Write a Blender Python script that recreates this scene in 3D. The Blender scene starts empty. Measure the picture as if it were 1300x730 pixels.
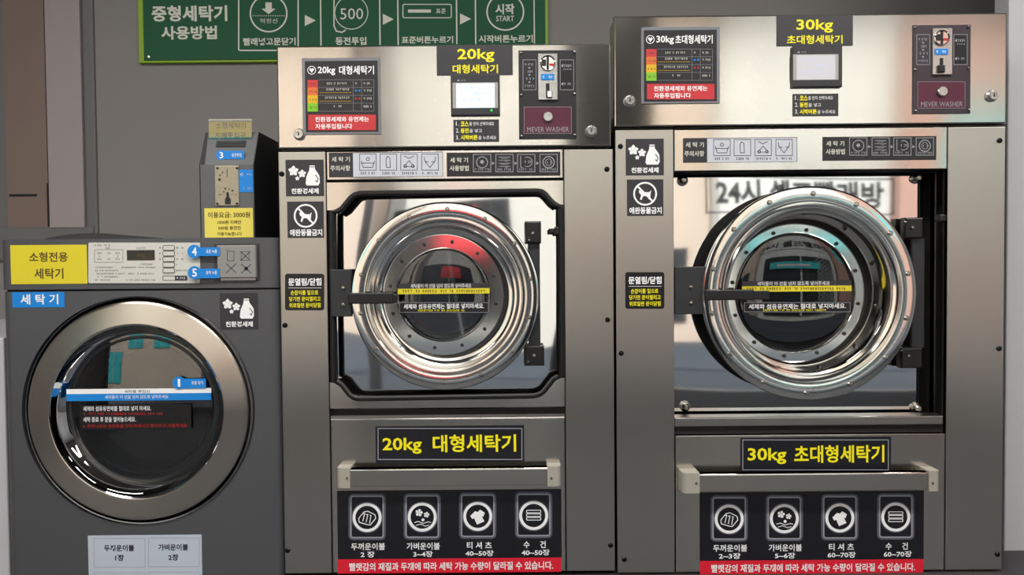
import bpy, bmesh, math, random
from mathutils import Vector, Matrix, Euler
from mathutils.geometry import tessellate_polygon
random.seed(5)
C = bpy.context.scene.collection
S = bpy.context.scene
PI = math.pi

# ------------------------------------------------------------------ camera, world, sun, exposure
F = 950.0            # focal length in pixels of the 1300 x 730 frame
D = 1.9              # distance of the lens from the plane of the machine fronts (Y = 0)
EYE = 1.0
PITCH, ROLL = -1.5, 0.5
cam_d = bpy.data.cameras.new('camera')
cam_d.sensor_width = 36; cam_d.lens = 36 * F / 1300; cam_d.clip_start = 0.05; cam_d.clip_end = 300
cam = bpy.data.objects.new('camera', cam_d); C.objects.link(cam)
RM = Matrix.Rotation(math.radians(90 + PITCH), 3, 'X') @ Matrix.Rotation(math.radians(-ROLL), 3, 'Z')
cam.rotation_euler = RM.to_euler(); cam.location = (0, -D, EYE)
S.camera = cam

w = bpy.data.worlds.new('sky'); S.world = w; w.use_nodes = True
wn = w.node_tree; wn.nodes.clear()
wo = wn.nodes.new('ShaderNodeOutputWorld'); wb = wn.nodes.new('ShaderNodeBackground')
wb.inputs[0].default_value = (0.86, 0.93, 1.0, 1); wb.inputs[1].default_value = 1.7
wn.links.new(wb.outputs[0], wo.inputs[0])

sun_d = bpy.data.lights.new('sun', 'SUN'); sun_d.energy = 4.6; sun_d.angle = math.radians(1.5); sun_d.color = (1, 0.96, 0.91)
sun = bpy.data.objects.new('sun', sun_d); C.objects.link(sun); sun.location = (2, 4, 9)
sun.rotation_euler = (math.radians(-42), math.radians(-14), 0)

def fill_area(x, y, e):  # fill light added out of view to brighten stickers and wall
    l = bpy.data.lights.new('fill_lamp_light', 'AREA'); l.shape = 'RECTANGLE'; l.size = 1.2; l.size_y = 0.22; l.energy = e; l.color = (1, 0.97, 0.93)
    o = bpy.data.objects.new('fill_lamp_light', l); C.objects.link(o); o.location = (x, y, 2.68)
for x in (-1.7, 0.0, 1.7): fill_area(x, -1.35, 20)
S.view_settings.view_transform = 'Standard'; S.view_settings.look = 'None'; S.view_settings.gamma = 1
S.view_settings.use_curve_mapping = False; S.view_settings.exposure = 0.7
S.cycles.use_denoising = True
S.cycles.max_bounces = 10; S.cycles.glossy_bounces = 6; S.cycles.transparent_max_bounces = 12

# ------------------------------------------------------------------ materials
def lin(c):
    return tuple(((v / 255) / 12.92 if v / 255 <= 0.04045 else ((v / 255 + 0.055) / 1.055) ** 2.4) for v in c) + (1,)
def mat(name, rgb, rough=0.5, metal=0.0, spec=0.5, emit=None, es=0, noise=0.0, nscale=30, bump=0.0, stretch=None, coat=0, aniso=0, tangent=None):
    m = bpy.data.materials.new(name); m.use_nodes = True; nt = m.node_tree; b = nt.nodes['Principled BSDF']
    col = lin(rgb)
    b.inputs['Base Color'].default_value = col; b.inputs['Roughness'].default_value = rough; b.inputs['Metallic'].default_value = metal
    b.inputs['Specular IOR Level'].default_value = spec
    if coat: b.inputs['Coat Weight'].default_value = coat; b.inputs['Coat Roughness'].default_value = 0.08
    if emit: b.inputs['Emission Color'].default_value = lin(emit); b.inputs['Emission Strength'].default_value = es
    if noise or bump or stretch:
        g = nt.nodes.new('ShaderNodeNewGeometry'); mp = nt.nodes.new('ShaderNodeMapping'); n = nt.nodes.new('ShaderNodeTexNoise')
        nt.links.new(g.outputs['Position'], mp.inputs[0]); nt.links.new(mp.outputs[0], n.inputs['Vector'])
        if stretch: mp.inputs['Scale'].default_value = stretch
        n.inputs['Scale'].default_value = nscale; n.inputs['Detail'].default_value = 4
        if noise:
            r = nt.nodes.new('ShaderNodeMapRange'); nt.links.new(n.outputs['Fac'], r.inputs[0])
            r.inputs[3].default_value = 1 - noise; r.inputs[4].default_value = 1 + noise
            mx = nt.nodes.new('ShaderNodeVectorMath'); mx.operation = 'SCALE'; mx.inputs[0].default_value = col[:3]
            nt.links.new(r.outputs[0], mx.inputs['Scale']); nt.links.new(mx.outputs[0], b.inputs['Base Color'])
        if bump:
            bp = nt.nodes.new('ShaderNodeBump'); bp.inputs['Strength'].default_value = bump; bp.inputs['Distance'].default_value = 0.002
            nt.links.new(n.outputs['Fac'], bp.inputs['Height']); nt.links.new(bp.outputs[0], b.inputs['Normal'])
    if aniso:
        b.inputs['Anisotropic'].default_value = aniso
        if tangent is not None and not callable(tangent):
            v = nt.nodes.new('ShaderNodeCombineXYZ')
            for i in range(3): v.inputs[i].default_value = tangent[i]
            nt.links.new(v.outputs[0], b.inputs['Tangent'])
    return m
def radial_brushed(name, rgb, rough, centre, aniso=0.8):
    """metal brushed in circles around an axis parallel to Y through CENTRE"""
    m = mat(name, rgb, rough, 1.0, aniso=aniso, tangent=lambda: 0); nt = m.node_tree; b = nt.nodes['Principled BSDF']
    g = nt.nodes.new('ShaderNodeNewGeometry'); s = nt.nodes.new('ShaderNodeVectorMath'); s.operation = 'SUBTRACT'; s.inputs[1].default_value = centre
    mu = nt.nodes.new('ShaderNodeVectorMath'); mu.operation = 'MULTIPLY'; mu.inputs[1].default_value = (1, 0, 1)
    no = nt.nodes.new('ShaderNodeVectorMath'); no.operation = 'NORMALIZE'
    nt.links.new(g.outputs['Position'], s.inputs[0]); nt.links.new(s.outputs[0], mu.inputs[0]); nt.links.new(mu.outputs[0], no.inputs[0])
    nt.links.new(no.outputs[0], b.inputs['Tangent'])
    return m
def glass_mat(name, tint=(1, 1, 1), ior=1.5, boost=0.0, rough=0.0):
    m = bpy.data.materials.new(name); m.use_nodes = True; nt = m.node_tree; nt.nodes.clear()
    o = nt.nodes.new('ShaderNodeOutputMaterial'); mx = nt.nodes.new('ShaderNodeMixShader'); t = nt.nodes.new('ShaderNodeBsdfTransparent')
    t.inputs[0].default_value = tint + (1,); g = nt.nodes.new('ShaderNodeBsdfGlossy'); g.inputs['Roughness'].default_value = rough
    fr = nt.nodes.new('ShaderNodeFresnel'); fr.inputs[0].default_value = ior
    a = nt.nodes.new('ShaderNodeMath'); a.operation = 'ADD'; a.inputs[1].default_value = boost
    nt.links.new(fr.outputs[0], a.inputs[0]); nt.links.new(a.outputs[0], mx.inputs[0])
    nt.links.new(t.outputs[0], mx.inputs[1]); nt.links.new(g.outputs[0], mx.inputs[2]); nt.links.new(mx.outputs[0], o.inputs[0])
    return m

STEEL = (204, 199, 192)
M = dict(
    steel_h=mat('steel brushed sideways', STEEL, 0.135, 1, aniso=0.86, tangent=(0, 0, 1), noise=0.05, nscale=60, stretch=(0.25, 1, 30)),
    steel_v=mat('steel brushed upright', STEEL, 0.33, 1, aniso=0.9, tangent=(1, 0, 0), noise=0.05, nscale=60, stretch=(30, 1, 0.25)),
    steel_edge=mat('steel edge', (196, 190, 180), 0.3, 1),
    mirror=mat('polished steel sheet', (215, 215, 215), 0.035, 1),
    chrome=mat('polished spun steel', (222, 220, 216), 0.09, 1, noise=0.06, nscale=20),
    chrome_dark=mat('dull spun steel', (120, 122, 128), 0.2, 1),
    knob=mat('white chrome', (196, 195, 192), 0.22, 0.8),
    flat_black=mat('flat black paint', (8, 8, 9), 0.9, spec=.1),
    black=mat('black plastic', (22, 22, 24), 0.38),
    rubber=mat('black rubber', (14, 14, 16), 0.45),
    seam=mat('dark gap', (10, 10, 11), 0.7),
    bracket=mat('dark grey painted metal', (44, 45, 49), 0.45),
    sill=mat('sill steel', (170, 168, 164), 0.3, 1),
    beige=mat('beige plastic cap', (172, 168, 156), 0.42),
    charcoal=mat('charcoal painted steel', (87, 88, 92), 0.42, 0.25, noise=0.03, nscale=300),
    charcoal_dark=mat('dark charcoal paint and drawer shade', (62, 62, 64), 0.45, 0.2),
    boxgrey=mat('grey painted coin box', (98, 101, 103), 0.5, 0.1),
    boxblack=mat('black painted coin box side', (24, 24, 26), 0.55),
    screw=mat('black screw', (18, 18, 20), 0.3, 0.5),
    bolt=mat('steel bolt', (176, 172, 164), 0.25, 1),
    plate_metal=mat('worn coin plate', (168, 160, 142), 0.35, .8, noise=.15, nscale=90),
    bolt_dark=mat('dark bolt', (70, 66, 64), 0.35, 0.8),
    s_dark=mat('dark grey sticker', (48, 47, 52), 0.45),
    s_black=mat('black sticker', (16, 17, 26), 0.4),
    s_black2=mat('black label', (17, 16, 20), 0.35),
    s_plum=mat('plum panel', (58, 47, 56), 0.35),
    s_ink=mat('near black panel', (34, 32, 37), 0.35),
    burgundy=mat('burgundy plate', (96, 48, 66), 0.3, 0.4),
    frame_grey=mat('grey frame', (128, 130, 136), 0.35, 0.3),
    s_white=mat('white sticker', (206, 210, 220), 0.45),
    s_paper=mat('white paper label', (196, 206, 220), 0.5),
    s_panel=mat('pale control panel', (214, 214, 206), 0.4),
    t_white=mat('white print', (252, 253, 255), 0.5),
    t_grey=mat('grey print', (158, 160, 168), 0.5),
    t_soft=mat('glow grey print', (92, 95, 108), 0.5),
    t_cream=mat('cream print', (214, 214, 202), 0.55),
    t_yellow=mat('yellow print', (250, 238, 10), 0.5),
    t_dark=mat('dark print', (44, 44, 56), 0.5),
    t_brown=mat('brown print', (92, 70, 26), 0.5),
    t_red=mat('red print', (190, 30, 34), 0.5),
    red=mat('red sticker', (226, 28, 52), 0.42),
    red2=mat('red banner', (204, 52, 58), 0.42),
    orange=mat('orange cell', (220, 112, 50), 0.45), amber=mat('amber cell', (226, 180, 24), 0.45), lime=mat('lime cell', (130, 200, 40), 0.45),
    yellow=mat('yellow sticker', (228, 212, 44), 0.45),
    yellow_lbl=mat('yellow label', (236, 220, 96), 0.5),
    blue=mat('blue sticker', (8, 136, 224), 0.45),
    green=mat('green sign face', (8, 82, 50), 0.7), limegreen=mat('lime sign edge', (134, 170, 22), 0.5),
    wall=mat('grey wall paint', (131, 128, 127), 0.7, noise=0.02, nscale=3), wall_dark=mat('dark trim paint and shade tone', (104, 104, 104), 0.6),
    brown=mat('brown board', (122, 105, 97), 0.6, noise=0.03, nscale=4), palepanel=mat('pale board', (156, 146, 146), 0.6),
    pillar=mat('pale grey pillar', (194, 195, 200), 0.6),
    floor=mat('dark grey floor tile', (84, 87, 93), 0.6, noise=0.1, nscale=5), plinth=mat('dark plinth', (62, 60, 62), 0.5),
    ceil=mat('grey ceiling', (118, 117, 115), 0.8),
    asphalt=mat('asphalt', (52, 58, 68), 0.9, noise=0.12, nscale=8), kerb=mat('paving stone', (74, 78, 86), 0.85, noise=0.08, nscale=6),
    beige_wall=mat('beige rendered wall', (196, 176, 160), 0.85, noise=0.05, nscale=2), white_wall=mat('white rendered wall', (204, 200, 194), 0.85),
    brick_wall=mat('brick coloured wall', (172, 132, 118), 0.85, noise=0.15, nscale=12), dark_wall=mat('dark shop front', (24, 26, 30), 0.6),
    teal=mat('teal window', (50, 175, 178), 0.2), awning=mat('red awning', (196, 30, 44), 0.7),
    lattice=mat('grey lattice', (170, 170, 168), 0.5), roof=mat('dark roof', (70, 66, 66), 0.8),
    window_lettering=mat('dark window lettering', (34, 38, 46), 0.6), alu=mat('grey aluminium', (150, 152, 155), 0.35, 0.8),
    lamp=mat('lit fill lamp panel', (250, 248, 240), 0.6, emit=(255, 248, 238), es=2.0),
    screen=mat('lit screen', (40, 50, 60), 0.3, emit=(214, 228, 240), es=0.85),
    screen2=mat('lit pale screen', (40, 50, 60), 0.3, emit=(196, 192, 192), es=0.75),
    screen_ink=mat('lit screen soft shapes', (60, 50, 60), 0.3, emit=(176, 186, 210), es=0.85),
    led=mat('green led', (10, 80, 30), 0.4, emit=(20, 190, 60), es=1.2),
    lcd=mat('dark lcd window', (10, 12, 12), 0.12), lcd_digits=mat('amber lcd digits', (60, 50, 12), 0.4, emit=(90, 70, 20), es=0.25),
    glass=glass_mat('door glass', (0.55, 0.57, 0.58), 1.5, 0.06),
    glass_bowl=glass_mat('bowl glass', (0.82, 0.84, 0.85), 1.55, 0.10),
    pane=glass_mat('shop window glass', (0.96, 0.98, 0.97), 1.5, 0.0),
    clear=glass_mat('clear acrylic', (0.97, 0.97, 0.97), 1.45, 0.04),
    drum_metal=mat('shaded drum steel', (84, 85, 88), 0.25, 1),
    gasket=mat('grey door gasket', (44, 45, 48), 0.32),
    drum_dark=mat('dark tub', (26, 27, 30), 0.5),
)
def perforated():
    m = mat('perforated drum steel', (150, 150, 152), 0.25, 1); nt = m.node_tree; b = nt.nodes['Principled BSDF']
    g = nt.nodes.new('ShaderNodeNewGeometry'); v = nt.nodes.new('ShaderNodeTexVoronoi'); v.inputs['Scale'].default_value = 70; v.inputs['Randomness'].default_value = 0.0
    nt.links.new(g.outputs['Position'], v.inputs['Vector'])
    r = nt.nodes.new('ShaderNodeValToRGB'); r.color_ramp.elements[0].position = 0.22; r.color_ramp.elements[1].position = 0.28
    r.color_ramp.elements[0].color = (0.004, 0.004, 0.005, 1); r.color_ramp.elements[1].color = (0.30, 0.30, 0.31, 1)
    nt.links.new(v.outputs['Distance'], r.inputs[0]); nt.links.new(r.outputs[0], b.inputs['Base Color'])
    return m
M['drum'] = perforated()

# ------------------------------------------------------------------ helpers
def at(px, py, Y=0.0):
    """the point of the photograph's pixel on the vertical plane Y"""
    d = RM @ Vector(((px - 650) / F, -(py - 365) / F, -1)); t = (Y + D) / d.y
    return Vector((0, -D, EYE)) + d * t
def K(Y=0.0): return (Y + D) / F
def rc(r, Y=0.0):
    """pixel rectangle -> (X0, Z0, X1, Z1) on plane Y, kept level"""
    c = at((r[0] + r[2]) / 2, (r[1] + r[3]) / 2, Y); k = K(Y); hw = (r[2] - r[0]) / 2 * k; hh = (r[3] - r[1]) / 2 * k
    return c.x - hw, c.z - hh, c.x + hw, c.z + hh

class MB:
    def __init__(s): s.bm = bmesh.new(); s.subs = []
    def poly(s, pts): return s.bm.faces.new([s.bm.verts.new(p) for p in pts])
    def box(s, x0, y0, z0, x1, y1, z1, c=0.0):
        """box; C chamfers the edges of the front (-Y) face"""
        b = s.bm; V = b.verts.new
        back = [V((x0, y1, z0)), V((x1, y1, z0)), V((x1, y1, z1)), V((x0, y1, z1))]
        loops = [back]
        if c:
            loops.append([V((x0, y0 + c, z0)), V((x1, y0 + c, z0)), V((x1, y0 + c, z1)), V((x0, y0 + c, z1))])
            loops.append([V((x0 + c * .3, y0 + c * .3, z0 + c * .3)), V((x1 - c * .3, y0 + c * .3, z0 + c * .3)), V((x1 - c * .3, y0 + c * .3, z1 - c * .3)), V((x0 + c * .3, y0 + c * .3, z1 - c * .3))])
        loops.append([V((x0 + c, y0, z0 + c)), V((x1 - c, y0, z0 + c)), V((x1 - c, y0, z1 - c)), V((x0 + c, y0, z1 - c))])
        b.faces.new(back)
        for A, B in zip(loops, loops[1:]):
            for i in range(4): b.faces.new([A[i], A[(i + 1) % 4], B[(i + 1) % 4], B[i]])
        b.faces.new(loops[-1][::-1])
        return s
    def rect(s, r, Y=0.0, t=0.0015, c=0.0):
        x0, z0, x1, z1 = rc(r, Y); return s.box(x0, Y - t, z0, x1, Y, z1, c)
    def prism(s, pts, y0, y1):
        """flat outline (x, z) given depth from y0 (front) to y1 (back)"""
        f = [s.bm.verts.new((x, y0, z)) for x, z in pts]; bk = [s.bm.verts.new((x, y1, z)) for x, z in pts]
        for t in tessellate_polygon([[Vector((x, z, 0)) for x, z in pts]]):
            try: s.bm.faces.new([f[i] for i in t]); s.bm.faces.new([bk[i] for i in t][::-1])
            except ValueError: pass
        n = len(pts)
        for i in range(n): s.bm.faces.new([f[i], f[(i + 1) % n], bk[(i + 1) % n], bk[i]])
        return s
    def ppoly(s, pts, Y, t=0.0015):
        return s.prism([(at(x, y, Y).x, at(x, y, Y).z) for x, y in pts], Y - t, Y)
    def flat(s, pts, Y):
        """flat print of one outline given in pixels"""
        P = [at(x, y, Y) for x, y in pts]; vs = [s.bm.verts.new(p) for p in P]
        for t in tessellate_polygon([[Vector((p.x, p.z, 0)) for p in P]]):
            try: s.bm.faces.new([vs[i] for i in t])
            except ValueError: pass
        return s
    def stroke(s, pts, wd, Y, closed=False):
        """printed line through pixel points, WD pixels wide"""
        P = [Vector(p) for p in pts]; n = len(P); L = []; R = []
        for i in range(n):
            a = P[i - 1] if (i > 0 or closed) else P[i]; b = P[(i + 1) % n] if (i < n - 1 or closed) else P[i]
            d1 = (P[i] - a); d2 = (b - P[i])
            d1 = d1.normalized() if d1.length > 1e-6 else d2.normalized(); d2 = d2.normalized() if d2.length > 1e-6 else d1
            t = (d1 + d2); t = t.normalized() if t.length > 1e-6 else d1
            nn = Vector((-t.y, t.x)); k = 1 / max(0.5, abs(nn.dot(Vector((-d1.y, d1.x)))))
            L.append(P[i] + nn * wd / 2 * k); R.append(P[i] - nn * wd / 2 * k)
        lv = [s.bm.verts.new(at(p.x, p.y, Y)) for p in L]; rv = [s.bm.verts.new(at(p.x, p.y, Y)) for p in R]
        for i in range(n if closed else n - 1):
            j = (i + 1) % n; s.bm.faces.new([lv[i], lv[j], rv[j], rv[i]])
        return s
    def orect(s, r, wd, Y, rad=0):
        x0, y0, x1, y1 = r
        if not rad: return s.stroke([(x0, y0), (x1, y0), (x1, y1), (x0, y1)], wd, Y, True)
        pts = []
        for cx, cy, a0 in ((x1 - rad, y0 + rad, -90), (x1 - rad, y1 - rad, 0), (x0 + rad, y1 - rad, 90), (x0 + rad, y0 + rad, 180)):
            for k in range(5): a = math.radians(a0 + k * 22.5); pts.append((cx + rad * math.cos(a), cy + rad * math.sin(a)))
        return s.stroke(pts, wd, Y, True)
    def circle(s, cx, cy, r, wd, Y, n=36): return s.stroke([(cx + r * math.cos(i * 2 * PI / n), cy + r * math.sin(i * 2 * PI / n)) for i in range(n)], wd, Y, True)
    def arc(s, cx, cy, r, a0, a1, wd, Y, n=14): return s.stroke([(cx + r * math.cos(math.radians(a0 + (a1 - a0) * i / n)), cy + r * math.sin(math.radians(a0 + (a1 - a0) * i / n))) for i in range(n + 1)], wd, Y)
    def disc(s, cx, cy, r, Y, n=28): return s.flat([(cx + r * math.cos(i * 2 * PI / n), cy + r * math.sin(i * 2 * PI / n)) for i in range(n)], Y)
    def text(s, txt, r, Y, bold=0.0, keep=False):
        """print TXT so that it fills the pixel rectangle R"""
        c = bpy.data.curves.new('t', 'FONT'); c.body = txt; c.offset = bold; c.resolution_u = 2
        o = bpy.data.objects.new('t', c); me = bpy.data.meshes.new_from_object(o)
        xs = [v.co.x for v in me.vertices]; ys = [v.co.y for v in me.vertices]
        a0, a1, b0, b1 = min(xs), max(xs), min(ys), max(ys)
        X0, Z0, X1, Z1 = rc(r, Y); sub = bmesh.new(); s.subs.append(sub)
        vs = [sub.verts.new((X0 + (v.co.x - a0) / (a1 - a0) * (X1 - X0), Y, Z0 + (v.co.y - b0) / (b1 - b0) * (Z1 - Z0))) for v in me.vertices]
        for p in me.polygons:
            try: sub.faces.new([vs[i] for i in p.vertices])
            except ValueError: pass
        bpy.data.objects.remove(o); bpy.data.curves.remove(c); bpy.data.meshes.remove(me)
        return s
    def lathe(s, cx, cz, prof, n=72):
        """profile [(radius, y)] turned about the Y axis through (cx, cz)"""
        rings = []
        for r, y in prof:
            if r < 1e-6: rings.append([s.bm.verts.new((cx, y, cz))]); continue
            rings.append([s.bm.verts.new((cx + r * math.cos(2 * PI * i / n), y, cz + r * math.sin(2 * PI * i / n))) for i in range(n)])
        for A, B in zip(rings, rings[1:]):
            for i in range(n):
                j = (i + 1) % n
                q = [A[0]] if len(A) == 1 else [A[i], A[j]]
                q += [B[0]] if len(B) == 1 else [B[j], B[i]]
                if len(q) > 2: s.bm.faces.new(q).smooth = True
        return s
    def tube(s, pts, rad, n=8, closed=False):
        P = [Vector(p) for p in pts]; N = len(P); rings = []
        for i in range(N):
            a = P[i - 1] if (i or closed) else P[i]; b = P[(i + 1) % N] if (i < N - 1 or closed) else P[i]
            t = (b - a).normalized(); u = t.cross(Vector((0, 1, 0))); u = u.normalized() if u.length > 1e-4 else Vector((1, 0, 0)); v = t.cross(u)
            rings.append([s.bm.verts.new(P[i] + (u * math.cos(2 * PI * k / n) + v * math.sin(2 * PI * k / n)) * rad) for k in range(n)])
        for i in range(N if closed else N - 1):
            A, B = rings[i], rings[(i + 1) % N]
            for k in range(n): s.bm.faces.new([A[k], A[(k + 1) % n], B[(k + 1) % n], B[k]]).smooth = True
        if not closed: s.bm.faces.new(rings[0]); s.bm.faces.new(rings[-1][::-1])
        return s
    def build(s, name, m, parent=None, label=None):
        """one object; every separately printed line becomes an object of its own"""
        first = None
        for bm in ([s.bm] if s.bm.verts else []) + s.subs:
            o = s.build_one(bm, name, m, parent, label); first = first or o
        return first
    def build_one(s, bm, name, m, parent, label):
        bm.normal_update()
        bmesh.ops.recalc_face_normals(bm, faces=[f for f in bm.faces])
        for e in bm.edges:
            if len(e.link_faces) == 2 and e.calc_face_angle(0) > math.radians(32): e.smooth = False
        if parent is not None:
            off = Vector((0, 0, 0)); p = parent
            while p is not None: off += p.location; p = p.parent
            bmesh.ops.translate(bm, vec=-off, verts=bm.verts)
        me = bpy.data.meshes.new(name); bm.to_mesh(me); bm.free()
        me.materials.append(M[m] if isinstance(m, str) else m)
        o = bpy.data.objects.new(name, me); C.objects.link(o)
        if parent is not None: o.parent = parent
        if label: o['label'] = label
        return o

def thing(name, label, cat, loc, group=None):
    o = bpy.data.objects.new(name, None); C.objects.link(o); o.location = loc; o.empty_display_size = 0.1
    o['label'] = label; o['category'] = cat
    if group: o['group'] = group
    return o
def tag(o, label, cat, group=None):
    o['label'] = label; o['category'] = cat
    if group: o['group'] = group
    return o
def struct(name, mb, m, label=None):
    o = mb.build(name, m); o['kind'] = 'structure'
    if label: o['label'] = label
    return o

def marks(mb, x0, x1, y, h, Y, seed=1, unit=None):
    """a row of print too small to read: little strokes as long as a syllable"""
    r = random.Random(seed); u = unit or h * 1.0; x = x0; keep = mb.bm; mb.bm = bmesh.new(); mb.subs.append(mb.bm)
    while x < x1 - u * 0.5:
        if r.random() < 0.14: x += u * 0.7; continue
        ww = min(u * 0.78, x1 - x)
        mb.stroke([(x, y - h * .4), (x + ww * .8, y - h * .4)], h * .2, Y)
        if r.random() < .6: mb.stroke([(x + ww * .1, y), (x + ww * .7, y)], h * .2, Y)
        mb.stroke([(x + ww * r.choice((.85, .45)), y - h * .5), (x + ww * r.choice((.85, .45)), y + h * .5)], h * .2, Y)
        if r.random() < .6: mb.stroke([(x + ww * .1, y + h * .42), (x + ww * .75, y + h * .42)], h * .2, Y)
        x += u
    mb.bm = keep
    return mb

E_ = 0.0004     # how far print stands off its sticker

# ------------------------------------------------------------------ setting
FZ = 0.0
def slab(x0, y0, z0, x1, y1, z1, c=0): m = MB(); m.box(x0, y0, z0, x1, y1, z1, c); return m
WY = 0.80                      # back wall plane
PL = at(650, 731).z            # top of the plinth
wl, wr, wt, wf = -3.5, 3.6, 2.72, -3.3
struct('floor', slab(wl, wf, -0.1, wr, WY + .1, FZ), 'floor')
struct('ceiling', slab(wl, wf, wt, wr, WY + .1, wt + .12), 'ceil')
struct('wall_back', slab(wl, WY, FZ, wr, WY + .1, wt), 'wall')
struct('wall_left', slab(wl - .1, wf, FZ, wl, WY + .1, wt), 'wall')
struct('wall_right', slab(wr, wf, FZ, wr + .1, WY + .1, wt), 'pillar')
xp = at(1278, 365, .14).x
struct('wall_pillar', slab(xp, .14, FZ, wr, .2, wt, .004), 'pillar', 'pale grey wall section right of the largest washer')
xs0 = at(359, 727).x
struct('trim_1', slab(at(362, 727).x, -.03, FZ, wr, WY, PL, .004), 'plinth', 'dark raised plinth under the two big washers')
xw = at(3, 640).x
struct('trim_2', slab(wl, .02, FZ, xw, WY, at(3, 430).z, .004), 'pillar', 'pale low wall at the left of the small washer')
# boards on the back wall, left
m = MB(); m.rect((8, -60, 60, 288), WY, .012, .002); b1 = struct('trim_3', m, 'brown', 'tall brown board on the back wall')
m = MB(); m.rect((12, 246.5, 47, 249.5), WY - .012, .001); m.rect((60, 233, 62, 287), WY - .012, .001); m.build('groove', 'seam', b1)
m = MB(); m.rect((63, -60, 107, 288), WY, .02, .002); struct('trim_4', m, 'palepanel', 'pale grey board beside the brown board')
m = MB(); m.rect((107.5, -60, 122, 297), WY, .010, .006); struct('trim_5', m, 'wall_dark', 'upright trim beside the pale board, soft shade band painted into its dark grey')  # soft shade beside the board is put into this strip's dark colour
m = MB(); m.rect((-30, -60, 8, 297), WY, .010, .002); struct('trim_6', m, 'wall_dark', 'blue grey upright trim at the far left')
m = MB(); m.rect((-30, 289, 122, 330), WY, .016, .003); struct('trim_7', m, 'wall_dark', 'dark grey ledge under the boards')
# shop front
m = MB()
for x in (wl + .03, -1.05, wr - .03): m.box(x - .03, wf, FZ, x + .03, wf + .06, wt)
m.box(wl, wf, wt - .08, wr, wf + .06, wt)
m.box(wl, wf, FZ, wr, wf + .06, .12)
fr = struct('window_1', m, 'alu', 'shop front frame facing the street')
m = MB(); m.box(-3.44, wf + .02, .12, -1.09, wf + .028, wt - .08); m.build('pane', 'pane', fr)
m = MB(); m.box(-1.01, wf + .02, .12, 3.53, wf + .028, wt - .08); m.build('pane', 'pane', fr)

# ------------------------------------------------------------------ street seen in the steel
def gslab(name, *a, mt='asphalt', label=None): return struct(name, slab(*a), mt, label)
gslab('trim_8', -30, -5.2, -.12, 30, wf, -.02, mt='kerb', label='pavement outside the shop')
gslab('trim_9', -30, -40, -.2, 30, -5.2, -.1, mt='asphalt', label='road outside the shop')
def building(label, x0, x1, y, h, mt, wins, depth=5, winmat='teal', roofh=.2):
    r = thing('building', label, 'building', ((x0 + x1) / 2, y, 0))
    slab(x0, y - depth, -.1, x1, y, h).build('wall', mt, r)
    slab(x0, y - depth, h, x1, y, h + roofh).build('roof', 'roof', r)
    for (a, b, c, d) in wins:
        f = slab(a, y, b, c, y + .04, d).build('window', winmat, r)
        m = MB(); m.box((a + c) / 2 - .02, y + .04, b, (a + c) / 2 + .02, y + .06, d); m.build('mullion', 'white_wall', f)
    return r
building('beige building with teal windows across the street', -9, -2.2, -9.2, 5.4, 'beige_wall', [(-6.4, 2.2, -5.5, 3.0), (-4.8, 2.2, -3.9, 3.0), (-7.9, .3, -6.8, 2.0)])
building('low white building across the street', -2.17, .97, -10.5, 6.0, 'white_wall', [(-2.05, .05, .2, 1.9)], winmat='dark_wall')
building('pale grey building with low dark window across the street', 1.0, 2.9, -9.0, 5.6, 'beige_wall', [(1.2, .2, 2.6, 1.3)], winmat='dark_wall')
building('white building with dark shop window across the street', 2.93, 5.37, -8.6, 5.4, 'white_wall', [(3.15, .05, 5.2, 1.6)], winmat='dark_wall')
t = thing('shop_sign', 'teal lit sign band over the dark shop window across the street', 'sign', (4.0, -8.5, 1.2))
slab(3.3, -8.53, 1.22, 4.7, -8.47, 1.42).build('board', 'teal', t); slab(3.5, -8.47, 1.28, 4.4, -8.46, 1.35).build('light_strip', 'white_wall', t)
building('brick building across the street', 5.4, 10, -8.4, 5.6, 'brick_wall', [(5.9, 1.9, 6.9, 3.0)])
aw = thing('awning', 'red awning over the white shop across the street', 'awning', (-.3, -10.3, 0))
m = MB(); m.poly([(-1.15, -10.3, 1.75), (-.4, -10.3, 1.75), (-.4, -9.6, 1.45), (-1.15, -9.6, 1.45)]); m.poly([(-1.15, -9.6, 1.45), (-.4, -9.6, 1.45), (-.4, -9.6, 1.2), (-1.15, -9.6, 1.2)]); m.build('canopy', 'awning', aw)

t = thing('lattice_gate', 'grey lattice gate before the dark shop window across the street', 'gate', (4.9, -8.5, 0))
for k in range(14):
    for d in (1, -1):
        z = .05 + k * .11; m = MB(); m.poly([(4.6, -8.52, z), (5.2, -8.52, z + d * .35), (5.2, -8.52, z + d * .35 + .02), (4.6, -8.52, z + .02)]); m.build('slat', 'lattice', t)
# lettering on the shop window, read from the street
wt_ = thing('window_lettering', 'dark lettering stuck to the shop window facing the street', 'lettering', (1.6, wf + .015, 1.4))
def wtext(txt, x0, x1, z0, z1, bold):
    c = bpy.data.curves.new('t', 'FONT'); c.body = txt; c.offset = bold; c.resolution_u = 2
    o = bpy.data.objects.new('t', c); me = bpy.data.meshes.new_from_object(o); xs = [v.co.x for v in me.vertices]; ys = [v.co.y for v in me.vertices]
    a0, a1, b0, b1 = min(xs), max(xs), min(ys), max(ys); m = MB()
    vs = [m.bm.verts.new((x0 + (v.co.x - a0) / (a1 - a0) * (x1 - x0), wf + .014, z0 + (v.co.y - b0) / (b1 - b0) * (z1 - z0))) for v in me.vertices]
    for p in me.polygons:
        try: m.bm.faces.new([vs[i] for i in p.vertices])
        except ValueError: pass
    return m
kx = (D - wf) / F
def mx(px): return (px - 650) * kx
def mz(py): return EYE + (340 - py) * kx
wtext('24시 셀프빨래방', mx(914), mx(1134), mz(264), mz(229), .035).build('lettering', 'window_lettering', wt_)
m = MB(); x0, x1, z0, z1 = mx(902), mx(1146), mz(272), mz(226)
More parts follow.
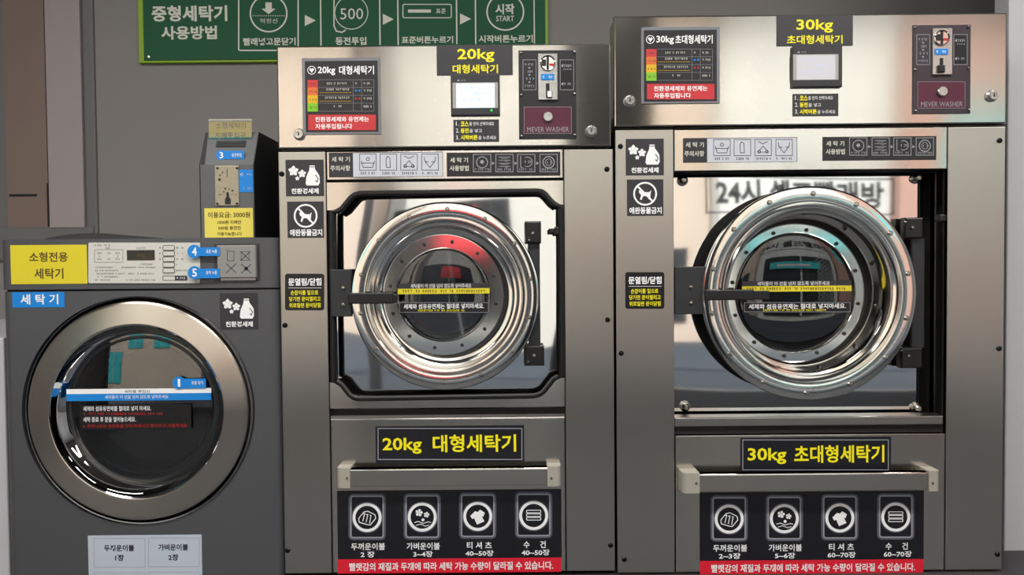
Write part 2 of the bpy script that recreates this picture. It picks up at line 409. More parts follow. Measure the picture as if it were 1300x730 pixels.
for a, b in (((x0, z0), (x1, z0)), ((x1, z0), (x1, z1)), ((x1, z1), (x0, z1)), ((x0, z1), (x0, z0))):
    m.box(min(a[0], b[0]) - .006, wf + .012, min(a[1], b[1]) - .006, max(a[0], b[0]) + .006, wf + .014, max(a[1], b[1]) + .006)
m.build('outline', 'window_lettering', wt_)
for i, x in enumerate((-1.7, 0.0, 1.7)):  # bodies of the added fill lamps, out of view
    t = thing('fill_light', ['leftmost of three unseen fill lamps added under the ceiling', 'middle of three unseen fill lamps added under the ceiling', 'rightmost of three unseen fill lamps added under the ceiling'][i], 'lamp', (x, -1.35, wt - .03), 'added fill lamps')
    slab(x - .66, -1.50, wt - .018, x + .66, -1.20, wt).build('housing', 'ceil', t)
    slab(x - .62, -1.47, wt - .019, x + .62, -1.23, wt - .018).build('diffuser', 'lamp', t)
gslab('trim_10', .37, wf + .07, FZ, .93, wf + .32, wt, mt='dark_wall', label='unseen dark pillar added inside the shop front to darken the steel heads')  # added unseen; its reflection makes the dark band across the heads

# ------------------------------------------------------------------ green sign on the wall
SY = WY - .02
sg = thing('wall_sign', 'green wall sign with lime edge and white washer instructions', 'sign', at(436, 77, WY))
m = MB(); m.rect((180, -66, 693, 78), WY, .016, .002); m.build('sign_edge', 'limegreen', sg)
m = MB(); m.rect((184.5, -62, 689.5, 73.5), WY - .016, .004); m.build('board', 'green', sg)
m = MB(); y = SY - E_
m.text('중형세탁기', (193, 7, 288, 27), y, .03); m.text('사용방법', (205, 33, 275, 50), y, .03)
m.orect((303, -50, 378.5, 64), 1.7, y, 2); m.circle(341, 17, 23.2, 1.9, y); m.flat([(337, 3), (345, 3), (345, 11), (350, 11), (341, 18), (332, 11), (337, 11)], y)
for k in range(15): m.disc(321.5 + k * 2.8, 20, .7, y, 6)
m.text('적정선', (330, 23.5, 352, 29.5), y, .0); m.text('빨래넣고문닫기', (309, 48, 375, 57.5), y, .025)
for tx, ty in ((387, 33), (486, 31.5), (584, 31)): m.flat([(tx, ty - 14), (tx + 14, ty - 7), (tx, ty)], y)
m.stroke([(406.5, -50), (407.5, 58)], 1.7, y); m.stroke([(481.5, -50), (482.5, 57)], 1.7, y)
m.circle(446, 16, 21, 1.1, y); m.stroke([(424, -30), (424, 33), (427, 39.5), (434, 41), (439, 38)], 1.6, y)
m.text('500', (432, 10.5, 461, 24.5), y, .0); m.text('동전투입', (426, 47, 465, 57), y, .025)
m.stroke([(504.5, -50), (505.5, 57)], 1.7, y); m.stroke([(579, -50), (580, 56)], 1.7, y)
m.orect((511.5, 5.5, 573, 22.5), 1.2, y, 2); m.flat([(518, 12), (547, 12), (547, 16), (518, 16)], y); m.text('표준', (553.5, 11, 566, 17), y, .01)
m.text('표준버튼누르기', (510, 46, 575, 55), y, .025)
m.stroke([(603, -50), (604, 56)], 1.7, y); m.stroke([(677.5, -50), (678.5, 55)], 1.5, y)
m.circle(641.5, 15, 23.2, 1.9, y); m.text('시작', (629, 5, 653, 18), y, .03); m.text('START', (630, 20, 652.5, 27), y, .01)
m.text('시작버튼누르기', (608, 44.5, 676, 54), y, .025)
m.build('lettering', 't_cream', sg)
c = at(189, 72.5, SY); m = MB(); m.lathe(c.x, c.z, [(.007, SY), (.006, SY - .004), (.0, SY - .006)], 14); m.build('screw', 'knob', sg)

# ------------------------------------------------------------------ shared washer pieces
def sticker(root, r, mt='s_dark', Y=0.0, t=.0012, name='sticker', rad=0, label=None):
    m = MB()
    if rad:
        x0, y0, x1, y1 = r; pts = []
        for cx, cy, a0 in ((x1 - rad, y0 + rad, -90), (x1 - rad, y1 - rad, 0), (x0 + rad, y1 - rad, 90), (x0 + rad, y0 + rad, 180)):
            for k in range(4): a = math.radians(a0 + k * 30); pts.append((cx + rad * math.cos(a), cy + rad * math.sin(a)))
        m.ppoly(pts, Y, t)
    else: m.rect(r, Y, t)
    return m.build(name, mt, root, label)
def shift(dx, dy): return lambda *r: tuple(v + (dx if i % 2 == 0 else dy) for i, v in enumerate(r))

def screw(root, x, y, Y=0.0, r=.0065, mt='screw', name='screw'):
    c = at(x, y, Y); m = MB(); m.lathe(c.x, c.z, [(r, Y + .001), (r, Y - .003), (r * .7, Y - .005), (r * .3, Y - .0055), (r * .25, Y - .004), (0, Y - .004)], 16); return m.build(name, mt, root)
def key_lock(root, x, y, Y=0.0, r=.0125, mt='knob'):
    c = at(x, y, Y); m = MB(); m.lathe(c.x, c.z, [(r * 1.2, Y + .001), (r * 1.2, Y - .003), (r, Y - .005), (r * .98, Y - .010), (r * .86, Y - .0125), (r * .5, Y - .0125), (r * .45, Y - .0115), (0, Y - .0115)], 28)
    o = m.build('lock', mt, root)
    m = MB(); m.box(c.x - r * .12, Y - .0121, c.z - r * .34, c.x + r * .12, Y - .0116, c.z + r * .34); m.build('keyhole', 'black', o)

def flowers_bottle(m, s, y):
    def fl(cx, cy, R):
        for k in range(5):
            a = math.radians(-90 + 72 * k); b = a + .52; c_ = a - .52
            q = s(cx + R * .25 * math.cos(b + .3), cy + R * .25 * math.sin(b + .3), cx + R * .78 * math.cos(b), cy + R * .78 * math.sin(b), cx + R * 1.05 * math.cos(a), cy + R * 1.05 * math.sin(a),
                  cx + R * .78 * math.cos(c_), cy + R * .78 * math.sin(c_), cx + R * .25 * math.cos(c_ - .3), cy + R * .25 * math.sin(c_ - .3))
            m.flat(list(zip(q[::2], q[1::2])), y)
        q = s(cx, cy); m.disc(q[0], q[1], R * .32, y, 8)
    fl(372.5, 217, 6.6); fl(383.5, 220.5, 5.2); fl(377.5, 226.5, 2.8)
    P = [(393, 210), (399.5, 210), (400, 215), (403, 219), (405.5, 223), (406, 232), (404, 235.5), (389.5, 235.5), (388, 233), (389, 224), (392.5, 216)]
    m.flat([s(*p) for p in P], y)
def env_sticker(root, s):
    st = sticker(root, s(363, 203, 411, 249), 's_dark'); y = -.0012 - E_
    m = MB(); flowers_bottle(m, s, y); m.build('lettering', 't_white', st)
    m = MB(); m.text('친환경세제', s(370, 239, 404.5, 246), y - .0001, .03); m.build('lettering', 't_white', st)
    m = MB(); m.stroke([s(400.5, 222), s(404, 227), s(402.5, 231), s(400.5, 229)], 1.1, y - .0002); m.orect(s(392.5, 209, 400.5, 212), .8, y - .0002); m.build('icon_line', 's_dark', st)
def dog_sticker(root, s):
    st = sticker(root, s(365, 256, 411, 302), 's_dark'); y = -.0012 - E_
    m = MB(); cx, cy = s(388, 274); m.circle(cx, cy, 14, 2.2, y)
    P = [(380, 270), (383, 268), (385, 272), (393, 272), (396, 269.5), (395, 273), (394.5, 281), (392.5, 281), (392.5, 277), (385.5, 277), (383.5, 282), (381.5, 281), (383, 275.5), (380.5, 273)]
    m.flat([s(*p) for p in P], y); m.build('icon', 't_white', st)
    m = MB(); m.stroke([s(378.5, 264.5), s(397.5, 283.5)], 2.3, y - .0002); m.build('icon', 't_white', st)
    m = MB(); m.text('애완동물금지', s(368, 291, 409, 299.5), y, .03); m.build('lettering', 't_white', st)
def door_sticker(root, s):
    st = sticker(root, s(362, 347.5, 411.5, 394), 's_black2', rad=3); y = -.0012 - E_
    m = MB(); m.text('문열림/닫힘', s(366, 353, 408, 362.5), y, .03); m.stroke([s(366, 365.5), s(408, 365.5)], .5, y); m.build('lettering', 't_white', st)
    m = MB(); m.text('손잡이를 밑으로', s(369, 368.5, 404, 374.5), y, .02); m.text('당기면 문이열리고', s(367, 376.5, 407, 382.5), y, .02); m.text('위로밀면 문이닫힘', s(367, 384.5, 407, 390.5), y, .02); m.build('lettering', 't_yellow', st)

def caution_strip(root, s):
    y = -.0012 - E_
    st = sticker(root, s(418, 194.5, 562, 225.5), 's_dark')
    m = MB(); m.text('세 탁 기', s(421, 200, 444, 206.5), y, .02); m.text('주의사항', s(419.5, 211, 444.5, 218), y, .02); m.build('lettering', 't_cream', st)
    st = sticker(root, s(448.5, 195, 561.5, 225), 's_white', Y=-.0012, t=.0006, label='pale panel with four line icons'); y = -.0018 - E_
    m = MB(); w_ = .8
    for x0 in (456.5, 482.5, 508.8, 535.5): m.orect(s(x0, 196.5, x0 + 21, 217), .7, y)
    m.stroke([s(458.5, 205), s(461, 213.5), s(473, 213.5), s(475.5, 205)], w_, y); m.stroke([s(458.5, 208), s(475.5, 208)], w_, y); m.circle(*s(467, 203), 2, w_, y, 12)
    m.stroke([s(490, 203), s(492, 199.5), s(495, 201.5), s(495.5, 213.5), s(490.5, 213.5), s(490, 203)], w_, y)
    m.stroke([s(519.3, 205), s(512.5, 212.5), s(526, 212.5)], w_, y, True); m.circle(*s(514.5, 212), 1.8, w_, y, 10); m.circle(*s(524, 212), 1.8, w_, y, 10); m.stroke([s(513, 199), s(519, 202), s(525.5, 199)], w_, y)
    m.stroke([s(538.5, 200), s(539.5, 206), s(545.8, 213.5), s(552, 206), s(553, 200)], w_, y); m.stroke([s(539.5, 206), s(544, 206.5)], w_, y); m.stroke([s(552, 206), s(547.5, 206.5)], w_, y)
    m.build('icon', 't_dark', st)
    m = MB()
    for i, (a, b) in enumerate(((457.5, 477), (483, 503.5), (510, 529), (536, 556))): marks(m, s(a, 0)[0], s(b, 0)[0], s(0, 221)[1], 2.8, y, i, 2.6)
    m.build('lettering', 't_dark', st)
def usage_strip(root, s, s2=None):
    s2 = s2 or s
    y = -.0012 - E_
    st = sticker(root, s2(567.5, 193.5, 711, 223.5), 's_ink')
    m = MB(); m.text('세 탁 기', s(571.5, 200, 594, 206.5), y, .02); m.text('사용방법', s(571, 210, 595, 217), y, .02); m.build('lettering', 't_cream', st)
    m = MB(); w_ = .8
    for x0 in (601, 629.5, 657, 685.5): m.orect(s(x0, 196, x0 + 22, 218), .8, y)
    m.circle(*s(612, 206), 7, 1.0, y, 20); m.disc(*s(612, 205.5), 2.4, y, 10)
    for k in range(4):
        m.stroke([s(633, 199.5 + k * 3.9), s(648, 199.5 + k * 3.9)], .7, y); m.stroke([s(636 + (k % 2) * 5, 201 + k * 3.9), s(645, 201 + k * 3.9)], .5, y)
    m.arc(*s(669.5, 205.5), 6, -120, 120, .9, y); m.stroke([s(661, 198), s(661, 212), s(664, 213)], .9, y); marks(m, s(666, 0)[0], s(674, 0)[0], s(0, 205.5)[1], 3, y, 4, 2.4)
    m.circle(*s(696.5, 206), 7.2, 1.2, y, 20); m.circle(*s(696.5, 206), 4.2, .7, y, 14); marks(m, s(694, 0)[0], s(700, 0)[0], s(0, 206)[1], 2.5, y, 4, 2.4)
    for x0 in (624.5, 653, 680.7): q = s(x0, 205.2, x0 + 3.6, 207.2, x0, 209.2); m.flat([q[0:2], q[2:4], q[4:6]], y)
    m.build('icon', 't_grey', st)
    m = MB()
    for i, x0 in enumerate((602.5, 631, 659, 687)): marks(m, s(x0, 0)[0], s(x0 + 19, 0)[0], s(0, 215)[1], 2.4, y, i + 9, 2.4)
    m.build('lettering', 't_grey', st)

def price_board(root, s, kind):
    st = sticker(root, s(385.5, 75.5, 483, 170.5), 'frame_grey', t=.006, name='price_board', label='price board with coloured course cells'); Y = -.006
    m = MB(); m.rect(s(388.5, 78.5, 480, 167.5), Y, .0006); m.build('board_face', 's_ink', st); Y = -.0066; y = Y - E_
    m = MB()
    q = s(396.2, 89.7); m.circle(*q, 5, .8, y, 20); m.flat([s(393, 88.5), s(394.5, 87), s(396.2, 88.2), s(398, 87), s(399.6, 88.5), s(396.2, 93)], y)
    m.text('20kg' if kind == 20 else '30kg', s(404, 85, 426, 96), y, .02)
    m.text('대형세탁기' if kind == 20 else '초대형세탁기', s(431 if kind == 20 else 428, 84, 475, 95), y, .02)
    m.build('lettering', 't_white', st)
    for cm, a, b in (('red2', 102, 111.5), ('orange', 111.5, 121.5), ('amber', 121.5, 131.5), ('lime', 131.5, 142)):
        m = MB(); m.flat([s(391, a), s(404, a), s(404, b), s(391, b)], y); m.build('cell', cm, st)
    m = MB()
    for a in (101.8, 111.5, 121.5, 131.5, 141.5): m.stroke([s(405, a), s(475, a)], .3, y)
    for a in (449, 459.5, 475): m.stroke([s(a, 101.8), s(a, 141.5)], .3, y)
    m.build('grid_line', 't_grey', st)
    m = MB(); y -= .0002
    rows = ((415, 440, 106.5), (413, 444, 114), (413, 444, 124.5), (424, 436, 135.5))
    for i, (a, b, c) in enumerate(rows): marks(m, s(a, 0)[0], s(b, 0)[0], s(0, c)[1], 2.4, y, i, 2.5)
    for i, c in enumerate((106.5, 115.5, 125.5, 135.5)): marks(m, s(462, 0)[0], s(473, 0)[0], s(0, c)[1], 2.4, y, i + 7, 2.3)
    marks(m, *[s(451.5, 0)[0], s(458.5, 0)[0]], s(0, 106.5)[1], 2.4, y, 3, 3)
    m.build('lettering', 't_cream', st)
    for i, (cm, c) in enumerate((('blue', 115.5), ('t_red', 125.5))):
        m = MB(); m.disc(*s(452.5, c), 1.3, y, 8); m.disc(*s(456.7, c), 1.3, y, 8); m.build('dot', cm, st)
    m = MB()
    for c in (117.7, 128.5):
        for k in range(17): m.flat([s(406.5 + k * 2.4, c), s(407.8 + k * 2.4, c), s(407.8 + k * 2.4, c + .7), s(406.5 + k * 2.4, c + .7)], y)
    m.build('dotted_line', 'amber', st)
    m = MB()
    for i, c in enumerate((107, 117, 127, 137)): marks(m, s(393, 0)[0], s(403, 0)[0], s(0, c)[1], 2.2, y, i + 20, 2.3)
    m.build('lettering', 't_brown', st)
    m = MB(); m.flat([s(392, 146), s(477.5, 146), s(477.5, 165.5), s(392, 165.5)], y + .0001); m.build('banner', 'red2', st)
    m = MB(); y -= .0003; m.text('친환경세제와 유연제는', s(401, 148.5, 468.5, 155), y, .02); m.text('자동투입됩니다', s(401, 157.5, 447.5, 164), y, .02); m.build('lettering', 't_white', st)

def top_label(root, s, kind):
    st = sticker(root, s(555, 58.5, 650.5, 96), 's_dark', t=.002); y = -.002 - E_
    m = MB()
    if kind == 20: m.text('20kg', s(581, 62.5, 627.5, 79.5), y, .02); m.text('대형세탁기', s(575, 82.5, 632, 93.5), y, .02)
    else: m.text('30kg', s(580, 62.5, 626, 79.5), y, .02); m.text('초대형세탁기', s(568, 82.5, 638, 93.5), y, .02)
    m.build('lettering', 't_yellow', st)
def touch_screen(root, s, kind):
    m = MB(); m.rect(s(573, 96.5, 634.5, 147.5), 0, .012, .002); st = m.build('touch_screen', 'bracket', root); Y = -.012
    m = MB(); m.rect(s(575, 105.5, 632, 137.5), Y, .0006); m.build('bezel', 'sill', st)
    m = MB(); m.rect(s(579.5, 106.5, 628, 137), Y - .0006, .0006); m.build('display', 'screen' if kind == 20 else 'screen2', st)
    m = MB(); y = Y - .0012 - E_
    for i, (a, b, c) in enumerate(((590, 604, 112), (607, 613, 113), (588, 612, 127), (600, 620, 119))): marks(m, s(a, 0)[0], s(b, 0)[0], s(0, c)[1], 3.2, y, i + 2, 3.4)
    m.build('display_mark', 'screen_ink', st)
    m = MB(); y = Y - E_; m.flat([s(580, 103.5), s(582, 101), s(584, 103.5)], y); marks(m, s(585.5, 0)[0], s(592, 0)[0], s(0, 102.5)[1], 1.6, y, 2, 1.6); m.build('lettering', 't_grey', st)
    c = at(*s(624, 140.5), Y); m = MB(); m.lathe(c.x, c.z, [(.0028, Y), (.0028, Y - .001), (0, Y - .0015)], 12); m.build('led', 'led' if kind == 20 else 'bolt_dark', st)
def steps_label(root, s):
    st = sticker(root, s(576, 152.5, 633.5, 180.5), 's_dark'); y = -.0012 - E_
    m = MB()
    for i, c in enumerate((154.8, 163.5, 172.3)): m.text('%d.' % (i + 1), s(579, c, 583, c + 5.2), y, .0)
    m.text('를 먼저 선택하세요', s(596, 155.2, 627, 159.8), y, .0); m.text('을 넣고', s(596, 164, 612, 168.6), y, .0); m.text('을 누르세요', s(607.5, 172.6, 630, 177.4), y, .0)
    m.build('lettering', 't_white', st)
    m = MB(); m.text('코스', s(585, 154.5, 595, 160.5), y, .03); m.text('동전', s(585, 163.2, 595, 169.3), y, .03); m.text('시작버튼', s(585, 171.8, 606.5, 178), y, .03); m.build('lettering', 't_yellow', st)
def coin_panel(root, s, kind):
    m = MB(); m.rect(s(658.8, 65.5, 731.2, 176.5), 0, .003, .0008); st = m.build('coin_panel', 's_ink' if kind == 20 else 's_plum', root); Y = -.003; y = Y - E_
    for p in ((661.5, 68), (728.8, 67), (661.8, 121.5), (728.8, 119.8), (662.3, 173.3), (729.2, 172)): screw(st, *s(*p), Y=Y, r=.0032, mt='bolt')
    for q in ((664, 76.5, 680.5, 114.5), (711, 76.5, 728, 114.5)): m = MB(); m.orect(s(*q), .6, y); m.build('outline', 't_grey', st)
    m = MB()
    for i, c in enumerate((82.5, 91.5, 100.5, 109.7)): marks(m, s(666, 0)[0], s(678.5, 0)[0], s(0, c)[1], 2.6, y, i + 30, 2.5)
    for c in (87, 96, 105): q = s(670.3, c - 1, 673.7, c - 1, 672, c + 1.3); m.flat([q[0:2], q[2:4], q[4:6]], y)
    for c in (84, 107): q = s(711.8, c, 715, c - 2.2, 715, c + 2.2); m.flat([q[0:2], q[2:4], q[4:6]], y - .0003)
    marks(m, s(715.5, 0)[0], s(727, 0)[0], s(0, 84)[1], 3, y - .0003, 5, 2.6); marks(m, s(715, 0)[0], s(727, 0)[0], s(0, 88.5)[1], 1.8, y - .0003, 6, 2.2); marks(m, s(715.5, 0)[0], s(727, 0)[0], s(0, 107)[1], 2.8, y - .0003, 7, 2.6)
    m.build('lettering', 't_grey', st)
    m = MB(); m.rect(s(711.8, 77.5, 727.2, 113.5), Y, .0002); m.build('panel_inset', 's_black2', st)
    m = MB(); m.rect(s(683, 69.5, 707.5, 127.5), Y, .006, .0012); m.build('slot_plate', 'knob', st); Z = Y - .006
    c = at(*s(695.2, 81), Z); m = MB(); m.lathe(c.x, c.z, [(.0195, Z + .0005), (.0195, Z - .004), (.0175, Z - .005), (.016, Z - .002), (0, Z - .002)], 32); m.build('coin_inlet', 'chrome', st)
    m = MB(); m.box(c.x - .003, Z - .003, c.z - .0165, c.x + .003, Z - .0021, c.z + .0165); m.box(c.x - .0155, Z - .0028, c.z - .007, c.x - .004, Z - .0021, c.z + .009); m.build('coin_slot', 'black', st)
    m = MB(); m.box(c.x + .004, Z - .0028, c.z - .007, c.x + .0155, Z - .0021, c.z - .001); m.build('coin_mark', 't_red', st)
    m = MB(); m.rect(s(686.8, 94.5, 703.3, 102.2), Z, .002, .0005); m.build('button', 'blue', st)
    m = MB(); marks(m, s(689, 0)[0], s(701.5, 0)[0], s(0, 98.4)[1], 3, Z - .002 - E_, 3, 3); m.build('lettering', 't_white', st)
    m = MB(); m.rect(s(693, 106.5, 697.5, 124.5), Z, .0006); m.build('return_slot', 'black', st)
    m = MB(); m.rect(s(694 if kind == 20 else 690, 116, 701 if kind == 20 else 698, 125), Z, .008, .002); m.build('lever', 'chrome' if kind == 20 else 'black', st)
    m = MB(); m.rect(s(665, 136, 725.5, 170), Y, .001); m.build('brand_plate', 'burgundy', st)
    Z = Y - .001; m = MB(); m.text('MEVER WASHER', s(669.5, 161.5, 722, 167.8), Z - E_, -.005); m.orect(s(665.3, 136.3, 725.2, 169.7), .4, Z - E_); m.build('lettering', 't_grey', st)
    c = at(*s(695.5, 149), Z); r = .0125; m = MB(); m.lathe(c.x, c.z, [(r, Z), (r, Z - .006), (r * .85, Z - .008), (r * .4, Z - .008), (r * .35, Z - .007), (0, Z - .007)], 28); m.build('lock', 'knob', st)

def picture_board(root, s, kind):
    """poster of four wash loads under the handle"""
    st = sticker(root, s(427.3, 621, 714, 709.5), 's_black', name='poster', label='black poster with four laundry icons'); y = -.0012 - E_
    m = MB(); m.rect(s(427.3, 708.5, 714, 727), -.0001, .0014); m.build('banner', 'red', st)
    xs = (466, 536, 606.5, 677.5)
    dy = (0, -.5, -1.5, -2.5)
    def ss(i): return lambda *r: tuple(v + (0 if k % 2 == 0 else dy[i]) for k, v in enumerate(s(*r)))
    y2 = y - .0003
    for i, x in enumerate(xs):
        q = ss(i); g = MB(); h = MB(); w_ = MB(); m = MB(); cx, cy = q(x, 657)
        g.orect(q(x - 21.5, 629, x + 21.5, 683.5), 4.2, y, 4); g.build('icon_glow', 't_soft', st)
        g = MB(); g.circle(cx, cy, 18.2, 3.4, y - .00005); g.build('icon_glow', 't_soft', st)
        h.orect(q(x - 20.5, 630, x + 20.5, 682.5), 1.6, y - .0002, 3); h.build('icon_frame', 't_grey', st)
        w_.circle(cx, cy, 16.6, 3.6, y2); w_.build('icon_ring', 't_white', st)
        if i == 0:
            m.stroke([q(455.5, 658), q(462, 650), q(467, 649), q(476, 653.5), q(477, 658), q(470, 666.5), q(466, 666), q(456, 663)], 1.0, y2, True)
            for k in range(3): m.stroke([q(459.5 + k * 5, 652.5 + k * .8), q(463 + k * 4, 652 + k * 1.2), q(460.5 + k * 4.3, 662 + k * 1.2)], 1.0, y2)
        elif i == 1:
            for fx, fy_, R in ((532, 651.5, 5.2), (541.5, 654, 4)):
                for k in range(5):
                    a = math.radians(-90 + 72 * k + 12); b = a + .5; c_ = a - .5
                    m.flat([q(fx, fy_), q(fx + R * .8 * math.cos(b), fy_ + R * .8 * math.sin(b)), q(fx + R * .95 * math.cos(a), fy_ + R * .95 * math.sin(a)), q(fx + R * .8 * math.cos(c_), fy_ + R * .8 * math.sin(c_))], y2)
            m.disc(*q(537, 660.5), 2, y2, 10)
            m.stroke([q(526, 664), q(531, 662.5), q(537, 665), q(544, 663), q(547, 664)], .9, y2); m.stroke([q(528, 667.5), q(534, 666), q(540, 668.5), q(545, 667)], .8, y2)
        elif i == 2: m.flat([q(*p) for p in ((603, 650.5), (606.5, 651.5), (609.5, 648.5), (615.5, 652.5), (613.5, 657.5), (611.5, 656.5), (615, 663.5), (605.5, 667.5), (602, 659.5), (599.5, 660.5), (597, 656.5))], y2)
        else:
            for k in range(3): m.orect(q(668.5, 650.3 + k * 4.6, 686.5, 653.6 + k * 4.6), .9, y2, 1)
        m.build('icon', 't_white', st)
    m = MB(); T = 't'
    L = {20: ('2 장', '3~4장', '40~50장', '40~50장'), 30: ('2~3장', '5~6장', '60~70장', '60~70장')}[kind]
    row1 = (('두꺼운이불', 445.5, 489), ('가벼운이불', 516, 558.5), ('티 셔 츠', 592.5, 624.5), ('수     건', 664.5, 693))
    W = {20: (9, 12.5, 18, 18), 30: (14, 13, 18, 18)}[kind]; C2 = (466.7, 537, 608.8, 680)
    for i in range(4):
        q = ss(i); t_, a, b = row1[i]; m.text(t_, q(a, 689.3, b, 698.5), y, .018); m.text(L[i], q(C2[i] - W[i], 700, C2[i] + W[i], 707.8), y, .02)
    m.build('lettering', 't_white', st)
    m = MB(); m.text('빨랫감의 재질과 두께에 따라 세탁 가능 수량이 달라질 수 있습니다.', s(442, 713.5, 703.5, 724), -.0019, .02); m.build('lettering', 't_white', st)

def glass_stickers(root, a, b, c, Y, line1):
    """a: white-on-dark line, b: yellow bar, c: black box (pixel rectangles)"""
    st = sticker(root, a, 's_dark', Y=Y, t=.0006); y = Y - .0006 - E_
    x0, y0, x1, y1 = a; m = MB(); m.text(line1, (x0 + (x1 - x0) * .14, y0 + .8, x0 + (x1 - x0) * .80, y1 - .6), y, .0); m.build('lettering', 't_white', st)
    st = sticker(root, b, 'yellow', Y=Y, t=.0006); x0, y0, x1, y1 = b; m = MB(); marks(m, x0 + 6, x1 - 4, (y0 + y1) / 2, 3, y, 11, 3.1); m.build('lettering', 't_brown', st)
    st = sticker(root, c, 's_black2', Y=Y, t=.0006); x0, y0, x1, y1 = c; m = MB(); m.text('세제와 섬유유연제는 절대로 넣지마세요.', (x0 + 6, y0 + 2, x1 - 6, y0 + 8.6), y, .015); m.build('lettering', 't_white', st)
    m = MB(); marks(m, x0 + 24, x1 - 30, y1 - 2.8, 2.3, y, 12, 2.4); m.build('lettering', 't_yellow', st)
    m = MB(); m.orect((x0 + .6, y0 + .6, x1 - .6, y1 - .6), .5, y); m.build('outline', 't_grey', st)

def wavy_sheet(x0, z0, x1, z1, Y, amp, seed, n=70, f=1.0, hole=None):
    r = random.Random(seed); ws = [(r.uniform(4, 16) * f, r.uniform(3, 14) * f, r.uniform(0, 6.28), r.uniform(.3, 1)) for _ in range(6)]
    m = MB(); g = []
    for i in range(n + 1):
        row = []
        for j in range(n + 1):
            x = x0 + (x1 - x0) * i / n; z = z0 + (z1 - z0) * j / n
            d = sum(a * math.sin(kx_ * x + p + 1.3 * math.sin(kz * z * .6 + p)) * math.cos(kz * z + p * 2) for kx_, kz, p, a in ws) * amp
            row.append(m.bm.verts.new((x, Y + d, z)))
        g.append(row)
    for i in range(n):
        for j in range(n):
            if hole and (g[i][j].co.x - hole[0]) ** 2 + (g[i][j].co.z - hole[1]) ** 2 < hole[2] ** 2: continue
            m.bm.faces.new([g[i][j], g[i + 1][j], g[i + 1][j + 1], g[i][j + 1]]).smooth = True
    for v in [v for v in m.bm.verts if not v.link_faces]: m.bm.verts.remove(v)
    return m

# ------------------------------------------------------------------ big washers
def big_washer(kind, P):
    Xh0, Xh1 = at(P['head'][0], P['head'][4]).x, at(P['head'][1], P['head'][4]).x
    zt, zb = at((P['head'][0] + P['head'][1]) / 2, P['head'][2]).z, at((P['head'][0] + P['head'][1]) / 2, P['head'][3]).z
    Xb0, Xb1 = at(P['body'][0], 460).x, at(P['body'][1], 460).x
    zl = at((P['body'][0] + P['body'][1]) / 2, P['body'][2]).z
    root = thing('washing_machine', P['label'], 'washing machine', ((Xb0 + Xb1) / 2, 0, PL), 'coin operated washing machines')
    slab(Xb0 + .008, .13, zl + .004, Xb1 - .008, .74, zt - .16).build('cabinet', 'charcoal_dark', root)
    slab(Xb0 + .02, .05, PL, Xb1 - .02, .70, zl + .004).build('base', 'black', root)
    # shell behind the front panels: four sides round the door recess
    m = MB(); x0, x1 = P['cx']; a, b = at(x0, 400).x, at(x1, 400).x
    m.box(Xb0 + .004, .014, zl + .003, a, .13, zb - .002); m.box(b, .014, zl + .003, b + .004, .02, zb - .002); m.box(b + .03, .014, zl + .003, Xb1 - .004, .13, zb - .002)
    m.box(a, .014, zl + .003, b, .13, at(600, P['open'][1]).z); m.box(a, .014, at(600, P['open'][0]).z, b, .13, zb - .002)
    m.build('front_frame', 'seam', root)
    slab(Xh0 + .003, .014, zb + .002, Xh1 - .003, .10, zt - .001).build('head_box', 'steel_edge', root)
    slab(Xh0, -.004, zb + .003, Xh1, .014, zt, .004).build('head_panel', 'steel_h', root)
    # hinge tabs on top
    for a_, b_ in P['tabs']:
        X0, X1 = at(a_, P['head'][2]).x, at(b_, P['head'][2]).x
        slab(X0, .02, zt - .001, X1, .05, zt + .005, .002).build('hinge_tab', 'steel_edge', root)
    zc0 = zb - .004
    L0, L1 = at(P['left'][0], 460).x, at(P['left'][1], 460).x; R0, R1 = at(P['right'][0], 460).x, at(P['right'][1], 460).x
    slab(L0, 0, zl, L1, .014, zc0, .002).build('side_panel', 'steel_v', root, 'narrow upright steel panel left of the door')
    slab(R0, 0, zl, R1, .014, zc0, .002).build('side_panel', 'steel_v', root, 'upright steel panel right of the door')
    g = .0022
    zs = at(P['mid'], P['strip']).z
    slab(L1 + g, 0, zs, R0 - g, .014, zc0, .002).build('strip_panel', 'steel_h', root)
    zlt = at(P['mid'], P['lower']).z
    slab(L1 + g, 0, zl, R0 - g, .014, zlt, .003).build('lower_panel', 'steel_h', root)
    for x, y in P['screws']: screw(root, x, y)
    for x, y in P['locks']: key_lock(root, x, y, Y=-.004)
    return root, (L1 + g, R0 - g, zs, zlt, zl)

def ring_bolts(parent, cx, cz, R, Y, n, r, mt, a0=0):
    first = None
    for k in range(n):
        a = math.radians(a0 + 360 * k / n)
        if first is None:
            m = MB(); m.lathe(0, 0, [(r, .001), (r, -.0025), (r * .7, -.0045), (0, -.005)], 12)
            first = m.build('bolt', mt); o = first
        else: o = first.copy(); C.objects.link(o)
        off = Vector((0, 0, 0)); p = parent
        while p is not None: off += p.location; p = p.parent
        o.parent = parent; o.location = Vector((cx + R * math.cos(a), Y, cz + R * math.sin(a))) - off

